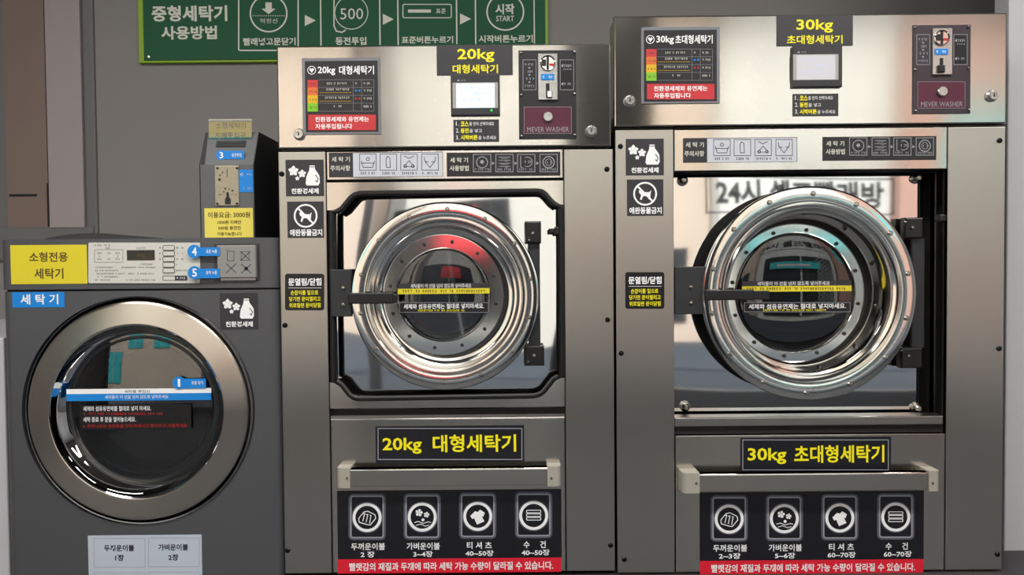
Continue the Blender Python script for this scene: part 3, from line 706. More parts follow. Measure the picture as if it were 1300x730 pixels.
# ---- 20 kg washer
w20, (a0, a1, zs, zlt, zl) = big_washer(20, dict(
    label='medium stainless steel coin washer with yellow 20kg signs, between the grey and the largest washer',
    head=(352.3, 775.5, 57.2, 189, 120), body=(357.5, 779.5, 726.5), cx=(419, 716.5), open=(236, 520), tabs=((393, 411), (708, 733)),
    left=(357.5, 417.2), right=(717.7, 779.5), mid=566, strip=227.5, lower=531,
    screws=((357.8, 221), (362, 413), (770.5, 215), (771.3, 406), (365.5, 698.5), (775, 692)), locks=((380.5, 171), (750.3, 166.5))))
s0 = shift(0, 0)
def world_pts(pts, Y=0): return [(at(x, y, Y).x, at(x, y, Y).z) for x, y in pts]
TOP = [(419.5, 267), (428, 266.5), (434, 263), (446, 248.5), (450, 245.5), (457, 243.5), (682, 240.5), (688, 241.5), (692, 244.5), (701, 255), (706, 258.5), (713.5, 260)]
BOT = [(716, 479.5), (708, 480), (702.5, 483), (690, 499), (685, 502.5), (677, 504.5), (455, 508), (449, 506.5), (444, 503), (434, 490), (428, 486.5), (420.5, 485.5)]
zt_ = at(566, 230.5).z; zb_ = at(566, 517.5).z
MB().prism([(a0, zt_)] + [(a0, at(419.5, 267).z)] + world_pts(TOP)[1:-1] + [(a1, at(714, 260).z), (a1, zt_)], 0, .014).build('door_surround', 'steel_h', w20, 'steel panel above the door with stepped corners')
MB().prism([(a1, zb_)] + [(a1, at(716, 479.5).z)] + world_pts(BOT)[1:-1] + [(a0, at(420, 485.5).z), (a0, zb_)], 0, .014).build('door_surround', 'steel_h', w20, 'steel panel below the door with stepped corners')
ga = [(x + (1.5 if x < 425 else (-1.5 if x > 708 else 0)), y + 2.2) for x, y in TOP] + [(x + (-3 if x > 710 else (3 if x < 425 else 0)), y - 2.2) for x, y in BOT]
m = MB(); m.tube([(at(x, y).x, -.001, at(x, y).z) for x, y in ga], .0075, 10, True); m.build('door_gasket', 'rubber', w20)
m = MB(); m.box(a0, .06, zb_, a1, .07, zt_); m.build('recess_back', 'seam', w20)
x0, z0, x1, z1 = rc((424, 238, 712, 512), .05); m = wavy_sheet(x0, z0, x1, z1, .044, .0016, 7, f=.6); m.build('door_plate', 'mirror', w20, 'mirror polished steel plate behind the door ring')
# small black fill between lower gasket and strip + lower sill
m = MB(); m.box(a0, .004, at(566, 531).z, a1, .012, at(566, 527).z); m.build('sill', 'sill', w20)
def door(root, cx, cy, Y0, prof, hold, gl, Yg, nb, nh, rb, rh, sc=.002, col='chrome', glassR=1.4, drumR=.2, drumY=.5):
    c = at(cx, cy, Y0); ch = at(*hold[:2], hold[2])
    m = MB(); m.lathe(c.x, c.z, [(r * sc, y) for r, y in prof], 96); ring = m.build('door_ring', col, root)
    ring_bolts(ring, c.x, c.z, rb * sc, Y0, nb, .0055, 'bolt', 11)
    kh = K(hold[2]); Yh = hold[2]
    m = MB(); m.lathe(ch.x, ch.z, [(hold[3] * kh * 1.03, Yh + .03), (hold[3] * kh, Yh + .002), (hold[3] * kh - .002, Yh), (hold[4] * kh + .003, Yh), (hold[4] * kh, Yh + .003), (hold[4] * kh - .002, Yh + .012)], 96)
    hr = m.build('glass_holder', 'chrome', root)
    ring_bolts(hr, ch.x, ch.z, rh * kh, Yh, nh, .0048, 'bolt_dark', 20)
    g = hold[4] * kh; m = MB(); m.lathe(ch.x, ch.z, [(g, Yh + .006)] + [(g * math.cos(t), Yh + .006 - .005 * math.sin(t)) for t in [k * PI / 20 for k in range(1, 10)]] + [(0, Yh + .006 - .005)], 64)
    m.build('door_glass', 'glass', root)
    return c, ch
def drum(root, X, Z, Y0, R, Yb, throat=.8):
    m = MB(); m.lathe(X, Z, [(R * throat, Y0), (R * throat, Y0 + .03), (R, Y0 + .06), (R, Yb)], 64); m.build('drum_wall', 'drum', root)
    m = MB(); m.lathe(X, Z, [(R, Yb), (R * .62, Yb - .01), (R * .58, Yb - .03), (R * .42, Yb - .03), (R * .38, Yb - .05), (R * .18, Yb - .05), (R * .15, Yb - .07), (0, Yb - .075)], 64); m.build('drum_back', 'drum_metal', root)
    for k in range(3):
        a = math.radians(40 + 120 * k); ca, sa = math.cos(a), math.sin(a)
        def P(r, t, y): return (X + r * ca - t * sa, y, Z + r * sa + t * ca)
        m = MB(); h = R * .30
        A = [P(R, -.03, Y0 + .07), P(R - h, 0, Y0 + .09), P(R, .03, Y0 + .07)]; B = [P(R, -.03, Yb - .02), P(R - h, 0, Yb - .05), P(R, .03, Yb - .02)]
        m.poly([A[0], A[1], B[1], B[0]]); m.poly([A[1], A[2], B[2], B[1]]); m.poly(A); m.build('drum_paddle', 'chrome_dark', root)
prof20 = [(112, .046), (118.5, .030), (119, -.008), (118, -.0105), (116, -.0115), (103, -.0115), (101, -.0105), (100, -.007), (98.5, .001), (96.5, .006), (94, .007), (92, .004), (90, .002), (87.5, .003), (86, .009), (85, .017), (82.5, .019), (80.5, .0195), (79, .022), (78, .034), (77, .04)]
c20, h20 = door(w20, 565.5, 376, -.01, prof20, (563, 374.3, .02, 77, 58.5), None, None, 14, 12, 109.5, 68, col='chrome')
m = MB(); m.lathe(h20.x, h20.z, [(.165, .021), (.152, .024), (.150, .043)], 64); m.build('door_seal', 'rubber', w20)
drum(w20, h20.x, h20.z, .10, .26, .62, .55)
m = MB(); m.rect((421.5, 342, 447.5, 401.5), .004, .018, .002); hb = m.build('door_handle', 'bracket', w20, 'black pull handle bracket left of the ring')
for yy in (365.5, 386.5): screw(hb, 436, yy, Y=-.014, r=.0055, mt='bolt')
m = MB(); m.rect((443, 371.5, 500, 385.5), -.014, .012, .003); m.rect((498, 373.5, 505, 384), -.014, .008, .002); m.build('handle_strap', 'black', w20)
m = MB(); m.rect((671, 300, 685.5, 446), .030, .012); m.build('hinge_bar', 'bracket', w20)
for r in ((666.5, 281.5, 686.5, 309), (665.5, 437.5, 690.5, 463)):
    m = MB(); m.rect(r, .026, .024, .004); o = m.build('hinge', 'black', w20)
    screw(o, (r[0] + r[2]) / 2, (r[1] + r[3]) / 2 + 1, Y=.002, r=.0048, mt='bolt'); screw(o, r[0] + 5, r[3] - 4, Y=.002, r=.003, mt='bolt')
m = MB(); c = at(706, 293, 0); m.box(c.x - .018, .0, c.z - .006, c.x + .018, .012, c.z + .006, .002); m.box(c.x - .004, -.004, c.z - .010, c.x + .012, .012, c.z + .010, .002); m.build('latch', 'black', w20)
for x, y, y2 in ((423.5, 343, 270), (423.5, 482, 401)):
    X0, Z0, X1, Z1 = rc((x - 3, min(y, y2), x + 3, max(y, y2)), 0); slab(X0, .0, Z0, X1, .012, Z1).build('gap_cover', 'seam', w20)
X0, Z0, X1, Z1 = rc((710.5, 262, 716.5, 480), 0); slab(X0, .002, Z0, X1, .012, Z1).build('gap_cover', 'seam', w20)
glass_stickers(w20, (505, 359.5, 621.5, 366.2), (505, 366.2, 621.5, 373), (506.5, 383.5, 620.5, 397), .0195, '세탁물이 이 선을 넘지 않도록 넣어주세요')
env_sticker(w20, s0); dog_sticker(w20, s0); door_sticker(w20, s0)
caution_strip(w20, shift(0, -1)); usage_strip(w20, s0)
def sH(dx, dy): return shift(dx, dy)
# head stickers stand on the head panel (Y = -.004)
def on_head(fn, *a):
    before = set(bpy.data.objects); fn(*a); root = a[0]
    for o in set(bpy.data.objects) - before:
        if o.parent is root: o.location.y -= .004
on_head(price_board, w20, s0, 20); on_head(top_label, w20, s0, 20); on_head(touch_screen, w20, s0, 20); on_head(steps_label, w20, s0); on_head(coin_panel, w20, s0, 20)
def name_plate(root, r, a, b, t1, t2):
    st = sticker(root, r, 's_black', t=.002, name='name_plate'); y = -.002 - E_
    m = MB(); m.text(t1, a, y, .022); m.text(t2, b, y, .022); m.build('lettering', 't_yellow', st)
    m = MB(); m.orect((r[0] + 3.5, r[1] + 4, r[2] - 3.5, r[3] - 4), 1.0, y); m.build('outline', 't_grey', st)
name_plate(w20, (476.5, 540, 666, 587.3), (485.5, 555.5, 535.5, 576.5), (549, 551.5, 655.5, 574), '20kg', '대형세탁기')
def rail(root, r, cl, cr, proud=.05):
    """steel rail handle between two beige caps"""
    Yf = -proud; X0, Z0, X1, Z1 = rc(r, Yf); 
    slab(X0, Yf, Z0, X1, Yf + .022, Z1, .003).build('handle_rail', 'steel_h', root)
    for i, (a, b) in enumerate((cl, cr)):
        A, B = at(a, (r[1] + r[3]) / 2, Yf).x, at(b, (r[1] + r[3]) / 2, Yf).x
        m = MB(); n = 8; out = []
        rr = .012
        # outline in plan, rounded at the outer front corner
        if i == 0: pl = [(B, 0), (B, Yf - .002)] + [(A + rr - rr * math.sin(k / n * PI / 2), Yf - .002 + rr - rr * math.cos(k / n * PI / 2)) for k in range(n + 1)] + [(A, 0)]
        else: pl = [(A, 0), (A, Yf - .002)] + [(B - rr + rr * math.sin(k / n * PI / 2), Yf - .002 + rr - rr * math.cos(k / n * PI / 2)) for k in range(n + 1)] + [(B, 0)]
        za, zb2 = Z0 - .002, Z1 + .004
        lo = [m.bm.verts.new((x, y, za)) for x, y in pl]; hi = [m.bm.verts.new((x, y, zb2)) for x, y in pl]
        m.bm.faces.new(lo); m.bm.faces.new(hi[::-1])
        for k in range(len(pl)): j = (k + 1) % len(pl); m.bm.faces.new([lo[k], lo[j], hi[j], hi[k]]).smooth = True
        o = m.build('handle_cap', 'beige', root)
        sx = (b - 4) if i == 0 else (a + 5); c = at(sx, (r[1] + r[3]) / 2 + 1, Yf - .002); q = MB(); q.lathe(c.x, c.z, [(.0035, Yf - .0015), (.003, Yf - .004), (0, Yf - .004)], 10); q.build('screw', 'bolt', o)
rail(w20, (443, 595, 697, 617.5), (427.5, 444.5), (695, 712), .035)
picture_board(w20, s0, 20)

# ---- 30 kg washer
w30, (b0, b1, zs, zlt, zl) = big_washer(30, dict(
    label='largest stainless steel coin washer with yellow 30kg signs, at the right',
    head=(779.3, 1277, 18.8, 160.8, 90), body=(782.5, 1274.2, 725.5), cx=(856, 1201), open=(220, 545), tabs=((822, 843), (1206, 1230)),
    left=(782.5, 856), right=(1201.8, 1274.2), mid=1029, strip=216, lower=551.5,
    screws=((787.5, 186), (788.5, 448.5), (1268.6, 178.6), (1268, 442.5), (792.5, 710), (1265.7, 703.5)), locks=((799, 128.5), (1258.5, 122))))
x0, z0, x1, z1 = rc((849, 224, 1167, 522), .072)
zo0, zo1 = at(1029, 541, 0).z, at(1029, 216, 0).z
m = MB(); m.box(b0 - .01, .122, zo0, b1 + .03, .128, zo1); m.build('recess_back', 'seam', w30)
wavy_sheet(x0, z0, x1, z1, .072, .00016, 12, n=110, hole=(at(1028, 372.7, 0).x, at(1028, 372.7, 0).z, .25)).build('door_plate', 'mirror', w30, 'mirror polished steel plate behind the door ring')
X0, Z0, X1, Z1 = rc((856, 529.5, 1201, 541), 0); slab(X0, .004, Z0, X1 - .002, .05, Z1, .003).build('sill', 'sill', w30)
m = MB(); X0, Z0, X1, Z1 = rc((1186, 218, 1199, 529), .10); m.box(X0, .10, Z0, X1, .12, Z1); m.build('inner_post', 'steel_v', w30)
for x, y in ((867, 229), (1164, 226), (870, 516), (1164, 518)): 
    c = at(x, y, .065); m = MB(); m.lathe(c.x, c.z, [(.014, .073), (.014, .067), (.009, .065), (.009, .055), (.006, .052), (0, .051)], 20); m.build('plate_bolt', 'bolt', w30)
prof30 = [(129, .098), (133, .060), (136, .008), (136, -.0005), (135, -.003), (133, -.004), (118, -.004), (116, -.003), (115, .003), (113, .010), (110, .013), (107.5, .010), (105, .006), (102, .008), (100.5, .016), (99.5, .03), (97.5, .046), (95, .07), (93, .10)]
prof30_front = prof30[2:]
def door30():
    c = at(1028, 372.7, -.004)
    sc = .002
    m = MB(); m.lathe(c.x, c.z, [(r * sc, y) for r, y in prof30_front], 96); ring = m.build('door_ring', 'chrome', w30)
    ring_bolts(ring, c.x, c.z, 126.5 * sc, -.004, 14, .0065, 'bolt', 11)
    m = MB(); m.lathe(c.x, c.z, [(136 * sc - .0004, .008), (135.5 * sc, .03), (134.5 * sc, .098)], 96); m.build('door_body', 'flat_black', w30, 'black rim behind the door ring')
    Yh = .075; kh = K(Yh); ch = at(1009.5, 372, Yh)
    m = MB(); m.lathe(ch.x, ch.z, [(90 * kh, Yh + .03), (88.5 * kh, Yh + .002), (88 * kh - .002, Yh), (75.5 * kh + .003, Yh), (75.5 * kh, Yh + .003), (74.5 * kh, Yh + .012)], 96)
    hr = m.build('glass_holder', 'chrome', w30); ring_bolts(hr, ch.x, ch.z, 81 * kh, Yh, 12, .0052, 'bolt_dark', 20)
    g = 75 * kh; m = MB(); m.lathe(ch.x, ch.z, [(g, Yh + .006)] + [(g * math.cos(t), Yh + .006 - .005 * math.sin(t)) for t in [k * PI / 20 for k in range(1, 10)]] + [(0, Yh + .006 - .005)], 64); m.build('door_glass', 'glass', w30)
    m = MB(); m.lathe(ch.x, ch.z, [(90 * kh + .012, Yh + .012), (88 * kh, Yh + .008), (88 * kh, Yh + .02)], 64); m.build('door_seal', 'rubber', w30)
    drum(w30, ch.x, ch.z, .15, .31, .66, .55)
door30()
m = MB(); m.rect((855, 338.5, 895, 398.5), .02, .016, .002); hb = m.build('door_handle', 'bracket', w30, 'black pull handle bracket left of the ring')
for yy in (364.5, 384.5): screw(hb, 877, yy, Y=.004, r=.0055, mt='bolt')
m = MB(); m.rect((894, 367.5, 956, 381), -.007, .010, .003); m.rect((954, 369, 976, 380), -.005, .006, .002); m.build('handle_strap', 'black', w30)
X0, Z0, X1, Z1 = rc((1157, 303, 1172, 441), .05); slab(X0, .045, Z0, X1, .055, Z1).build('hinge_bar', 'bracket', w30)
for r in ((1143, 277, 1165, 303), (1138, 440, 1164, 466)):
    m = MB(); m.rect(r, .06, .028, .004); o = m.build('hinge', 'black', w30)
    screw(o, r[0] + 15, r[1] + 12, Y=.032, r=.0048, mt='bolt'); screw(o, r[0] + 6, r[1] + 5, Y=.032, r=.003, mt='bolt')
m = MB(); c = at(1195, 277, .02); m.box(c.x - .012, .006, c.z - .009, c.x + .014, .03, c.z + .009, .003); m.build('latch', 'black', w30)
glass_stickers(w30, (942, 356.5, 1081, 363), (942, 363, 1081, 370), (944.5, 383.5, 1080, 396.5), .0745, '세탁물이 이 선을 넘지 않도록 넣어주세요')
env_sticker(w30, shift(431.5, -26.5)); dog_sticker(w30, shift(431, -28)); door_sticker(w30, shift(431.8, -2))
caution_strip(w30, shift(449.5, -19.5)); usage_strip(w30, shift(477.6, -21), shift(477, -20))
on_head(price_board, w30, shift(429, -39), 30); on_head(top_label, w30, shift(430.5, -37.3), 30); on_head(touch_screen, w30, shift(431.3, -35.7), 30); on_head(steps_label, w30, shift(429.5, -32.7)); on_head(coin_panel, w30, shift(498.7, -32), 30)
name_plate(w30, (939.5, 554.5, 1131.3, 600.5), (949, 568.5, 998.5, 589.5), (1008, 565, 1123, 587.5), '30kg', '초대형세탁기')
rail(w30, (886, 601, 1180, 624), (866.5, 888), (1179, 1193.5), .042)
picture_board(w30, shift(459.7, 2), 30)

# ------------------------------------------------------------------ small washer
sx0, sx1 = at(6, 560).x, at(357.5, 560).x
ztop = at(180, 303).z; zseam = at(180, 367).z
ws = thing('washing_machine', 'charcoal grey small front loading washer with yellow sign, at the left', 'washing machine', ((sx0 + sx1) / 2, 0, 0), 'coin operated washing machines')
def rbody(x0, x1, y0, y1, z0, z1, r, name, mt):
    m = MB(); pl = [(x0, y1)] + [(x0 + r - r * math.cos(a), y0 + r - r * math.sin(a)) for a in [k * PI / 14 for k in range(8)]] + [(x1 - r + r * math.sin(a), y0 + r - r * math.cos(a)) for a in [k * PI / 14 for k in range(8)]] + [(x1, y1)]
    lo = [m.bm.verts.new((x, y, z0)) for x, y in pl]; hi = [m.bm.verts.new((x, y, z1)) for x, y in pl]
    m.bm.faces.new(lo); m.bm.faces.new(hi[::-1])
    for k in range(len(pl)): j = (k + 1) % len(pl); m.bm.faces.new([lo[k], lo[j], hi[j], hi[k]]).smooth = True
    return m.build(name, mt, ws)
cS = at(173, 522, 0)
# front sheet with a round opening for the door
def holed_front(x0, x1, z0, z1, cx, cz, R, y0, y1):
    m = MB(); n = 96; out = []; inn = []
    for k in range(n):
        a = 2 * PI * k / n; ca, sa = math.cos(a), math.sin(a)
        t = min((x1 - cx) / ca if ca > 1e-9 else ((x0 - cx) / ca if ca < -1e-9 else 9e9), (z1 - cz) / sa if sa > 1e-9 else ((z0 - cz) / sa if sa < -1e-9 else 9e9))
        out.append((cx + ca * t, cz + sa * t)); inn.append((cx + ca * R, cz + sa * R))
    # move nearest points onto the corners
    for q in ((x0, z0), (x1, z0), (x1, z1), (x0, z1)):
        k = min(range(n), key=lambda i: (out[i][0] - q[0]) ** 2 + (out[i][1] - q[1]) ** 2); out[k] = q
    A = [m.bm.verts.new((x, y0, z)) for x, z in out]; B = [m.bm.verts.new((x, y0, z)) for x, z in inn]; B2 = [m.bm.verts.new((x, y1, z)) for x, z in inn]
    for k in range(n): j = (k + 1) % n; m.bm.faces.new([A[k], A[j], B[j], B[k]]); m.bm.faces.new([B[k], B[j], B2[j], B2[k]]).smooth = True
    return m
r_ = .022
m = holed_front(sx0 + r_, sx1 - r_, .06, zseam - .004, cS.x, cS.z, .292, 0, .05)
for sgn, xc in ((-1, sx0 + r_), (1, sx1 - r_)):   # rounded upright corners and sides
    pts = [(xc + sgn * r_ * math.sin(a), r_ - r_ * math.cos(a)) for a in [k * PI / 14 for k in range(8)]] + [(xc + sgn * r_, .66)]
    lo = [m.bm.verts.new((x, y, .06)) for x, y in pts]; hi = [m.bm.verts.new((x, y, zseam - .004)) for x, y in pts]
    for k in range(len(pts) - 1): m.bm.faces.new([lo[k], lo[k + 1], hi[k + 1], hi[k]]).smooth = True
m.poly([(sx0, .66, .06), (sx1, .66, .06), (sx1, .66, zseam - .004), (sx0, .66, zseam - .004)])
m.build('body', 'charcoal', ws)
slab(sx0 + .02, .03, FZ, sx1 - .02, .64, .06).build('base', 'black', ws)
rbody(sx0 + .003, sx1 - .003, .006, .6, zseam - .012, zseam + .006, .02, 'seam', 'seam')
rbody(sx0 - .001, sx1 + .001, -.004, .66, zseam + .001, ztop, .024, 'control_console', 'charcoal')
m = MB()
hx0, hx1 = at(57, 300, .3).x, at(200, 300, .3).x
pl = [(hx0 + (hx1 - hx0) * k / 16, ztop + .028 * math.sin(PI * k / 16) ** .6) for k in range(17)]
m.prism(pl, .25, .55); m.build('top_cover', 'charcoal_dark', ws, 'low domed cover on top')
CY = -.004; y_ = CY - .0012 - E_
st = sticker(ws, (14, 311, 110.8, 360.5), 'yellow', Y=CY); m = MB(); m.text('소형전용', (37, 320, 86, 332.5), y_, .02); m.text('세탁기', (43.5, 340.5, 80.5, 354), y_, .02); m.build('lettering', 't_brown', st)
st = sticker(ws, (16, 370.8, 82, 390.3), 'blue', Y=0); m = MB(); m.text('세 탁 기', (26, 373.5, 74, 386.5), -.0012 - E_, .02); m.build('lettering', 't_white', st)
env_sticker(ws, shift(-83.5, 169))
st = sticker(ws, (113, 308, 254.5, 359.5), 's_panel', Y=CY, t=.003, name='control_panel', rad=2); Y = CY - .003; y = Y - E_
m = MB(); m.rect((161.3, 317.5, 196.5, 330.3), Y, .001); m.build('display', 'lcd', st)
m = MB(); marks(m, 174, 194, 325.5, 5, Y - .001 - E_, 5, 3.2); m.build('display_digits', 'lcd_digits', st)
m = MB(); m.orect((120, 317, 156, 333), .4, y)
for i, xx in enumerate((126, 137.5, 149)): marks(m, xx - 2.5, xx + 3, 321.5, 2, y, i, 2); marks(m, xx - .8, xx + 1.5, 325.5, 2, y, i, 2); marks(m, xx - 2.5, xx + 3, 329, 1.6, y, i, 2)
marks(m, 120, 140, 311.5, 2.2, y, 30, 2); marks(m, 131, 142, 315, 1.8, y, 31, 2); marks(m, 172, 184, 315, 1.8, y, 32, 2); marks(m, 178, 196, 335.5, 1.8, y, 33, 2)
for i, (a, b, c) in enumerate(((121, 143, 339.5), (154, 197, 339.5), (121, 150, 343.5), (121, 160, 347.5), (163, 196, 347.5), (124, 150, 351.5), (121, 140, 355.5), (160, 197, 355.5))): marks(m, a, b, c, 1.6, y, i + 40, 1.9)
for i, c in enumerate((314.5, 321.7, 329, 336, 343.3)):
    marks(m, 223.5, 227, c, 1.8, y, i, 1.8)
    if i < 3: marks(m, 230, 233, c, 1.8, y, i, 1.8); m.disc(203, c, .9, y, 8)
marks(m, 223.5, 237, 343.3, 1.6, y, 60, 1.8)
m.build('lettering', 't_dark', st)
for c in (314.5, 321.7, 329, 336, 343.3):
    m = MB(); m.rect((207, c - 2.9, 221.3, c + 2.9), Y, .002, .0006); b_ = m.build('button', 's_panel', st)
m = MB()
for c in (314.5, 321.7, 329, 336, 343.3): m.orect((206.8, c - 3.1, 221.5, c + 3.1), .6, y - .0022, 2)
m.orect((206.8, 350.2, 237.3, 355.9), .6, y - .0002, 1); m.build('button_outline', 't_dark', st)
m = MB(); m.flat([(222, 350.6), (237, 350.6), (237, 355.6), (222, 355.6)], y); m.build('start_label', 't_dark', st)
m = MB(); marks(m, 224, 236, 353.1, 2.4, y - .0003, 9, 2.4); m.build('lettering', 't_white', st)
# detergent drawer
m = MB(); m.rect((272, 309.5, 330, 357), CY, .0006); m.build('drawer_recess_shade', 'charcoal_dark', ws)  # flat dark plate, shade around the drawer put into its colour
m = MB(); m.rect((278, 311.5, 326.5, 352.5), CY, .012, .002); dw = m.build('detergent_drawer', mat('pale grey drawer', (146, 146, 142), .45), ws)
m = MB(); y = CY - .012 - E_; m.orect((288.5, 319, 297, 331), .6, y); m.stroke([(287, 318), (291, 316)], .5, y)
for cx, cy in ((311.5, 325), (293.5, 340.5), (312.5, 341)):
    m.stroke([(cx - 6.5, cy - 6), (cx + 6.5, cy + 6)], .9, y); m.stroke([(cx + 6.5, cy - 6), (cx - 6.5, cy + 6)], .9, y)
m.orect((306, 319.5, 316, 330.5), .5, y); m.disc(312.5, 341, 2.6, y, 8); m.build('icon', 't_dark', dw)
m = MB(); m.rect((281, 352.5, 326, 356.5), CY, .006, .001); m.build('drawer_lip', 'chrome_dark', ws)
def number_tag(root, cx, cy, r, tag_r, num, Y, txt, seed):
    m = MB(); m.rect(tag_r, Y, .0008); n = 24; m.prism([(at(cx + r * math.cos(2 * PI * k / n), cy + r * math.sin(2 * PI * k / n), Y).x, at(cx, cy + r * math.sin(2 * PI * k / n), Y).z) for k in range(n)], Y - .001, Y)
    st = m.build('number_sticker', 'blue', root); y = Y - .001 - E_
    m = MB(); nw = r * (.2 if num == '1' else .36); m.text(num, (cx - nw, cy - r * .62, cx + nw, cy + r * .62), y, .02); x0, y0, x1, y1 = tag_r
    m.text(txt, (x0 + (x1 - x0) * .42, cy - 2.4, x0 + (x1 - x0) * .88, cy + 2.2), y, .01); m.build('lettering', 't_white', st)
number_tag(ws, 246.7, 319.3, 8.6, (249, 314, 279, 325), '4', CY - .013, '표준 누름', 1)
number_tag(ws, 247, 346.2, 8.4, (249, 341, 279, 353.2), '5', CY - .013, '동작 누름', 2)
# door
k2 = .002
M['brushed_ring'] = radial_brushed('spun brushed steel ring', (196, 188, 178), .28, tuple(cS), .8)
m = MB(); m.lathe(cS.x, cS.z, [(.292, .05), (.25, .05)], 96); m.build('door_recess', 'seam', ws)
cR = at(173, 522.8, -.02); Y0 = -.02
profS = [(136, .04), (139.5, .02), (141, -.006), (140.6, -.011), (139, -.0135), (137, -.0145), (112.5, -.0215), (111.5, -.0205)]
m = MB(); m.lathe(cR.x, cR.z, [(r * k2 * .99, y) for r, y in profS], 128); rg = m.build('door_ring', 'brushed_ring', ws, 'wide brushed steel ring')
m = MB(); m.lathe(cR.x, cR.z, [(.2885, .01), (.2885, -.002), (.2915, -.003), (.292, .004)], 96); m.build('ring_lip', 'chrome_dark', ws)
m = MB(); m.lathe(cR.x, cR.z, [(111.5 * k2 * .99, -.0205), (110 * k2 * .99, -.018), (107 * k2, -.002), (101 * k2, .012), (97 * k2, .020), (95 * k2, .03)], 96); m.build('inner_rim', 'mirror', ws, 'mirror bright inner rim')
m = MB(); m.lathe(cR.x, cR.z, [(97 * k2, .021), (92 * k2, .014), (89 * k2, .022), (86 * k2, .03), (84 * k2, .024), (80 * k2, .05), (78 * k2, .09)], 96); m.build('door_seal', 'gasket', ws, 'dark rubber door seal')
g = 97 * k2; Rs = 1.25; y1 = .019; base = math.sqrt(Rs * Rs - g * g)
m = MB(); m.lathe(cR.x, cR.z, [(g * (1 - k / 16), y1 - (math.sqrt(Rs * Rs - (g * (1 - k / 16)) ** 2) - base)) for k in range(17)], 96); m.build('door_glass', 'glass_bowl', ws)
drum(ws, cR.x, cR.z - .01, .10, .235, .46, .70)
gy = y1 - .0165
st = sticker(ws, (84, 493.5, 268.5, 508.5), 'blue', Y=gy, t=.0006, label='blue and white strip across the door glass'); m = MB(); m.rect((84, 493.3, 268.5, 499.6), gy - .0006, .0002); m.build('white_band', 't_white', st)
m = MB(); m.text('세탁물이 이 선을 넘지 않도록 넣어주세요', (133, 501.5, 214, 506.3), gy - .0006 - E_, .0); m.build('lettering', 't_white', st)
m = MB(); m.text('세탁물 투입선', (158, 495, 190, 498.8), gy - .001 - E_, .0); m.build('lettering', 't_dark', st)
st = sticker(ws, (101, 513.3, 243, 545.3), 's_black2', Y=gy, t=.0006, label='black warning sticker on the door glass'); y = gy - .0006 - E_
m = MB(); m.text('세제와 섬유유연제를 절대로 넣지 마세요.', (105.5, 515.5, 192, 521.8), y, .01); m.text('세탁 종료 후 문을 열어놓으세요.', (105.5, 529.2, 172.5, 535.8), y, .01); m.build('lettering', 't_white', st)
m = MB(); marks(m, 106, 208, 525.4, 2.8, y, 3, 2.9); m.text('※ 주머니속의 동전등을 모두꺼내시고 확인하고 사용하세요', (105, 538.2, 238, 543), y, .0); m.build('lettering', 't_red', st)
number_tag(ws, 227.3, 486, 8, (230, 480.5, 261.5, 493), '1', gy - .0025, '문을 닫기', 3)
# load label
st = sticker(ws, (112, 678.5, 257.5, 760), 's_paper', Y=0, name='paper_label', label='white paper label with load counts'); y = -.0012 - E_
m = MB(); m.text('두꺼운이불', (132, 691.5, 170.5, 700), y, .03); m.text('1장', (146, 704, 157.5, 712.3), y, .03); m.text('가벼운이불', (200.5, 690.5, 239, 699), y, .03); m.text('2장', (213.5, 703.5, 226.5, 711.8), y, .03); m.text('티셔츠', (140, 738, 164, 746), y, .01); m.text('수건', (211, 738, 229, 746), y, .01)
m.build('lettering', 't_dark', st)
m = MB(); m.orect((119.5, 683.5, 184, 720), .5, y); m.orect((188.5, 683, 253, 719.5), .5, y); m.orect((119.5, 727, 184, 755), .5, y); m.orect((188.5, 726.5, 253, 755), .5, y); m.build('cell_line', 't_grey', st)

# ------------------------------------------------------------------ coin box on the small washer
bY = .07; bt = .045
cb = thing('coin_box', 'grey coin box with yellow price label, standing on the small washer', 'coin box', (at(288, 300, bY).x, bY + .1, ztop))
X0, X1 = at(254.5, 250, bY).x, at(322.5, 250, bY).x
zf = at(288, 209, bY).z; zu = at(290, 168, bY + bt).z
def housing(x0, x1, name, mt, dy=0, yb=.40):
    m = MB(); P = [(bY + dy, ztop + .0005), (bY + dy, zf), (bY + dy + bt, zu), (yb, zu), (yb, ztop + .0005)]
    A = [m.bm.verts.new((x0, y, z)) for y, z in P]; B = [m.bm.verts.new((x1, y, z)) for y, z in P]
    m.bm.faces.new(A); m.bm.faces.new(B[::-1])
    for k in range(5): j = (k + 1) % 5; m.bm.faces.new([A[k], A[j], B[j], B[k]])
    return m.build(name, mt, cb)
housing(X0 + .001, X1 - .001, 'housing', 'boxgrey')
housing(X1 - .001, X1 + .0015, 'side_panel', 'boxblack', -.0005)
housing(X0 - .0015, X0 + .001, 'side_panel', 'boxblack', -.0005)
m = MB(); q = [at(255.5, 208, bY), at(262.5, 208, bY), at(264, 169, bY)]; 
fy = lambda z: bY + bt * (z - zf) / (zu - zf)
za, zb3 = zf + .001, zu - .001
m.poly([(X0 + .001, fy(za) - .0008, za), (X0 + .013, fy(za) - .0008, za), (X0 + .006, fy(zb3) - .0008, zb3), (X0 + .001, fy(zb3) - .0008, zb3)]); m.build('inner_cheek', 'boxblack', cb)  # dark inner side of the left cheek
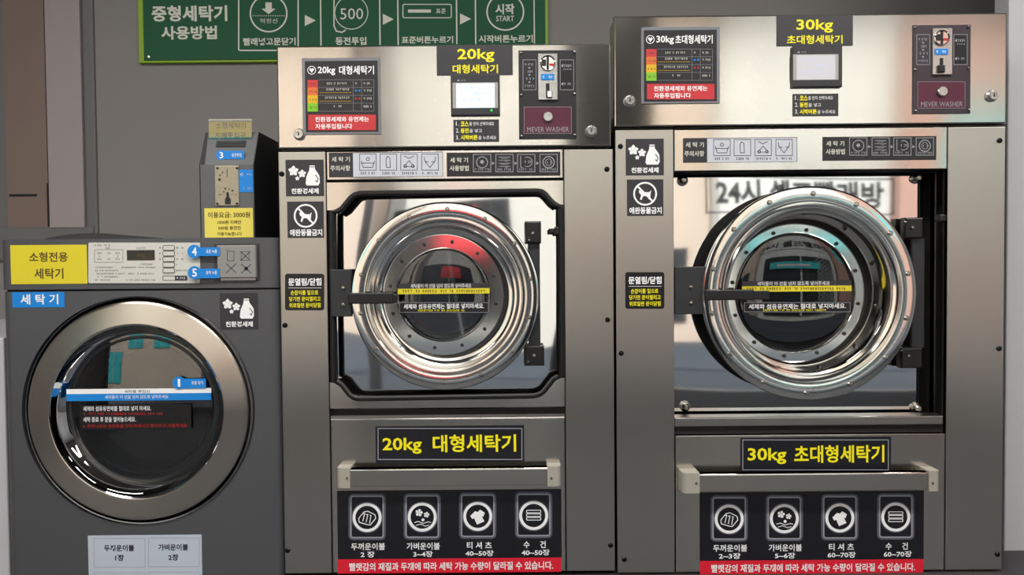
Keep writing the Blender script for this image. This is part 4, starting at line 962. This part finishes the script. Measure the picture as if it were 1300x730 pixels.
# slanted facet fittings
def facet(r, name, mt, th=.001, parent=cb):
    x0, y0, x1, y1 = r; m = MB(); yy = bY + bt * ((209 - (y0 + y1) / 2) / 41)
    c0, c1 = rc(r, yy)[0], rc(r, yy)[2]; z0, z1 = rc(r, yy)[1], rc(r, yy)[3]
    A = [(c0, fy(z0) - th, z0), (c1, fy(z0) - th, z0), (c1, fy(z1) - th, z1), (c0, fy(z1) - th, z1)]; B = [(x, y + th, z) for x, y, z in A]
    a = [m.bm.verts.new(p) for p in A]; b = [m.bm.verts.new(p) for p in B]; m.bm.faces.new(a); m.bm.faces.new(b[::-1])
    for k in range(4): j = (k + 1) % 4; m.bm.faces.new([a[k], a[j], b[j], b[k]])
    return m.build(name, mt, parent)
facet((275, 178.5, 312, 187), 'bill_slot', 'black', .002); facet((280, 178.5, 309, 181.5), 'slot_lip', 'bracket', .003)
yy = bY - .002
number_tag(cb, 281, 197, 6.4, (283, 191.5, 309.8, 202), '3', bY + .007, '동전투입', 4)
Yc = bY + bt - .006
st = sticker(cb, (266, 154.5, 319.3, 177), 'yellow_lbl', Y=Yc, t=.0015, name='sign_card'); m = MB(); m.text('소형세탁기', (274, 155.5, 312, 163), Yc - .002, .01); m.text('지폐투입구', (273, 168, 312, 175), Yc - .002, .01); m.build('lettering', 't_brown', st)
m = MB(); m.rect((265, 151.3, 320, 177.6), Yc - .003, .0012); m.build('card_cover', 'clear', cb)
m = MB(); m.rect((265.5, 151.5, 319.6, 155), Yc, .0015); m.build('card_edge', 't_cream', cb)
m = MB(); m.rect((273.3, 210.5, 303.7, 261), bY, .003, .0008); cp = m.build('coin_plate', 'plate_metal', cb); Y = bY - .003
m = MB(); y = Y - E_
for p, r in (((278.7, 228), 1.8), ((282.5, 219), 1), ((279.5, 222.5), 1.1), ((286, 239.5), 1.2), ((284, 243.5), 1), ((295, 242), 1.3), ((291, 240), .8)): m.disc(*p, r, y, 10)
m.stroke([(288.3, 214), (288.3, 225)], .8, y); m.flat([(287.5, 244), (290.3, 244), (291, 250), (293, 253), (293, 259.5), (285.5, 259.5), (285.5, 253), (287.3, 250)], y)
marks(m, 277, 284, 247, 1.8, y, 2, 2); marks(m, 294, 301, 247, 1.8, y, 3, 2); m.build('slot_holes', 'black', cp)
for p in ((276, 213.5), (301, 213.5), (276, 258.5), (301, 258.5)): screw(cp, *p, Y=Y, r=.0028, mt='bolt_dark')
st = sticker(cb, (303.7, 215.5, 321.5, 243.8), 'blue', Y=bY, label='plain blue side tag'); y = bY - .0012 - E_
for q in ((305, 221.5), (306, 239)): m = MB(); marks(m, q[0] + 3, 320, q[1], 2.2, y, 3, 2.2); m.build('lettering', 's_white', st)
m = MB(); m.stroke([(308, 219.5), (305, 221.5), (308, 223.5)], .8, y); m.build('arrow', 's_white', st)
st = sticker(cb, (260, 264.3, 321.3, 301.5), 'yellow_lbl', Y=bY, label='yellow price label'); m = MB(); y = bY - .0012 - E_
m.text('이용요금: 3000원', (264, 269, 317.5, 276.5), y, .02); m.text('1000원 지폐만', (276, 279.7, 306.5, 284.5), y, .02); m.text('500원 동전만', (277, 287, 306, 291.8), y, .02); m.text('이용가능합니다', (276, 294.5, 307, 299.3), y, .02)
m.build('lettering', 't_brown', st)
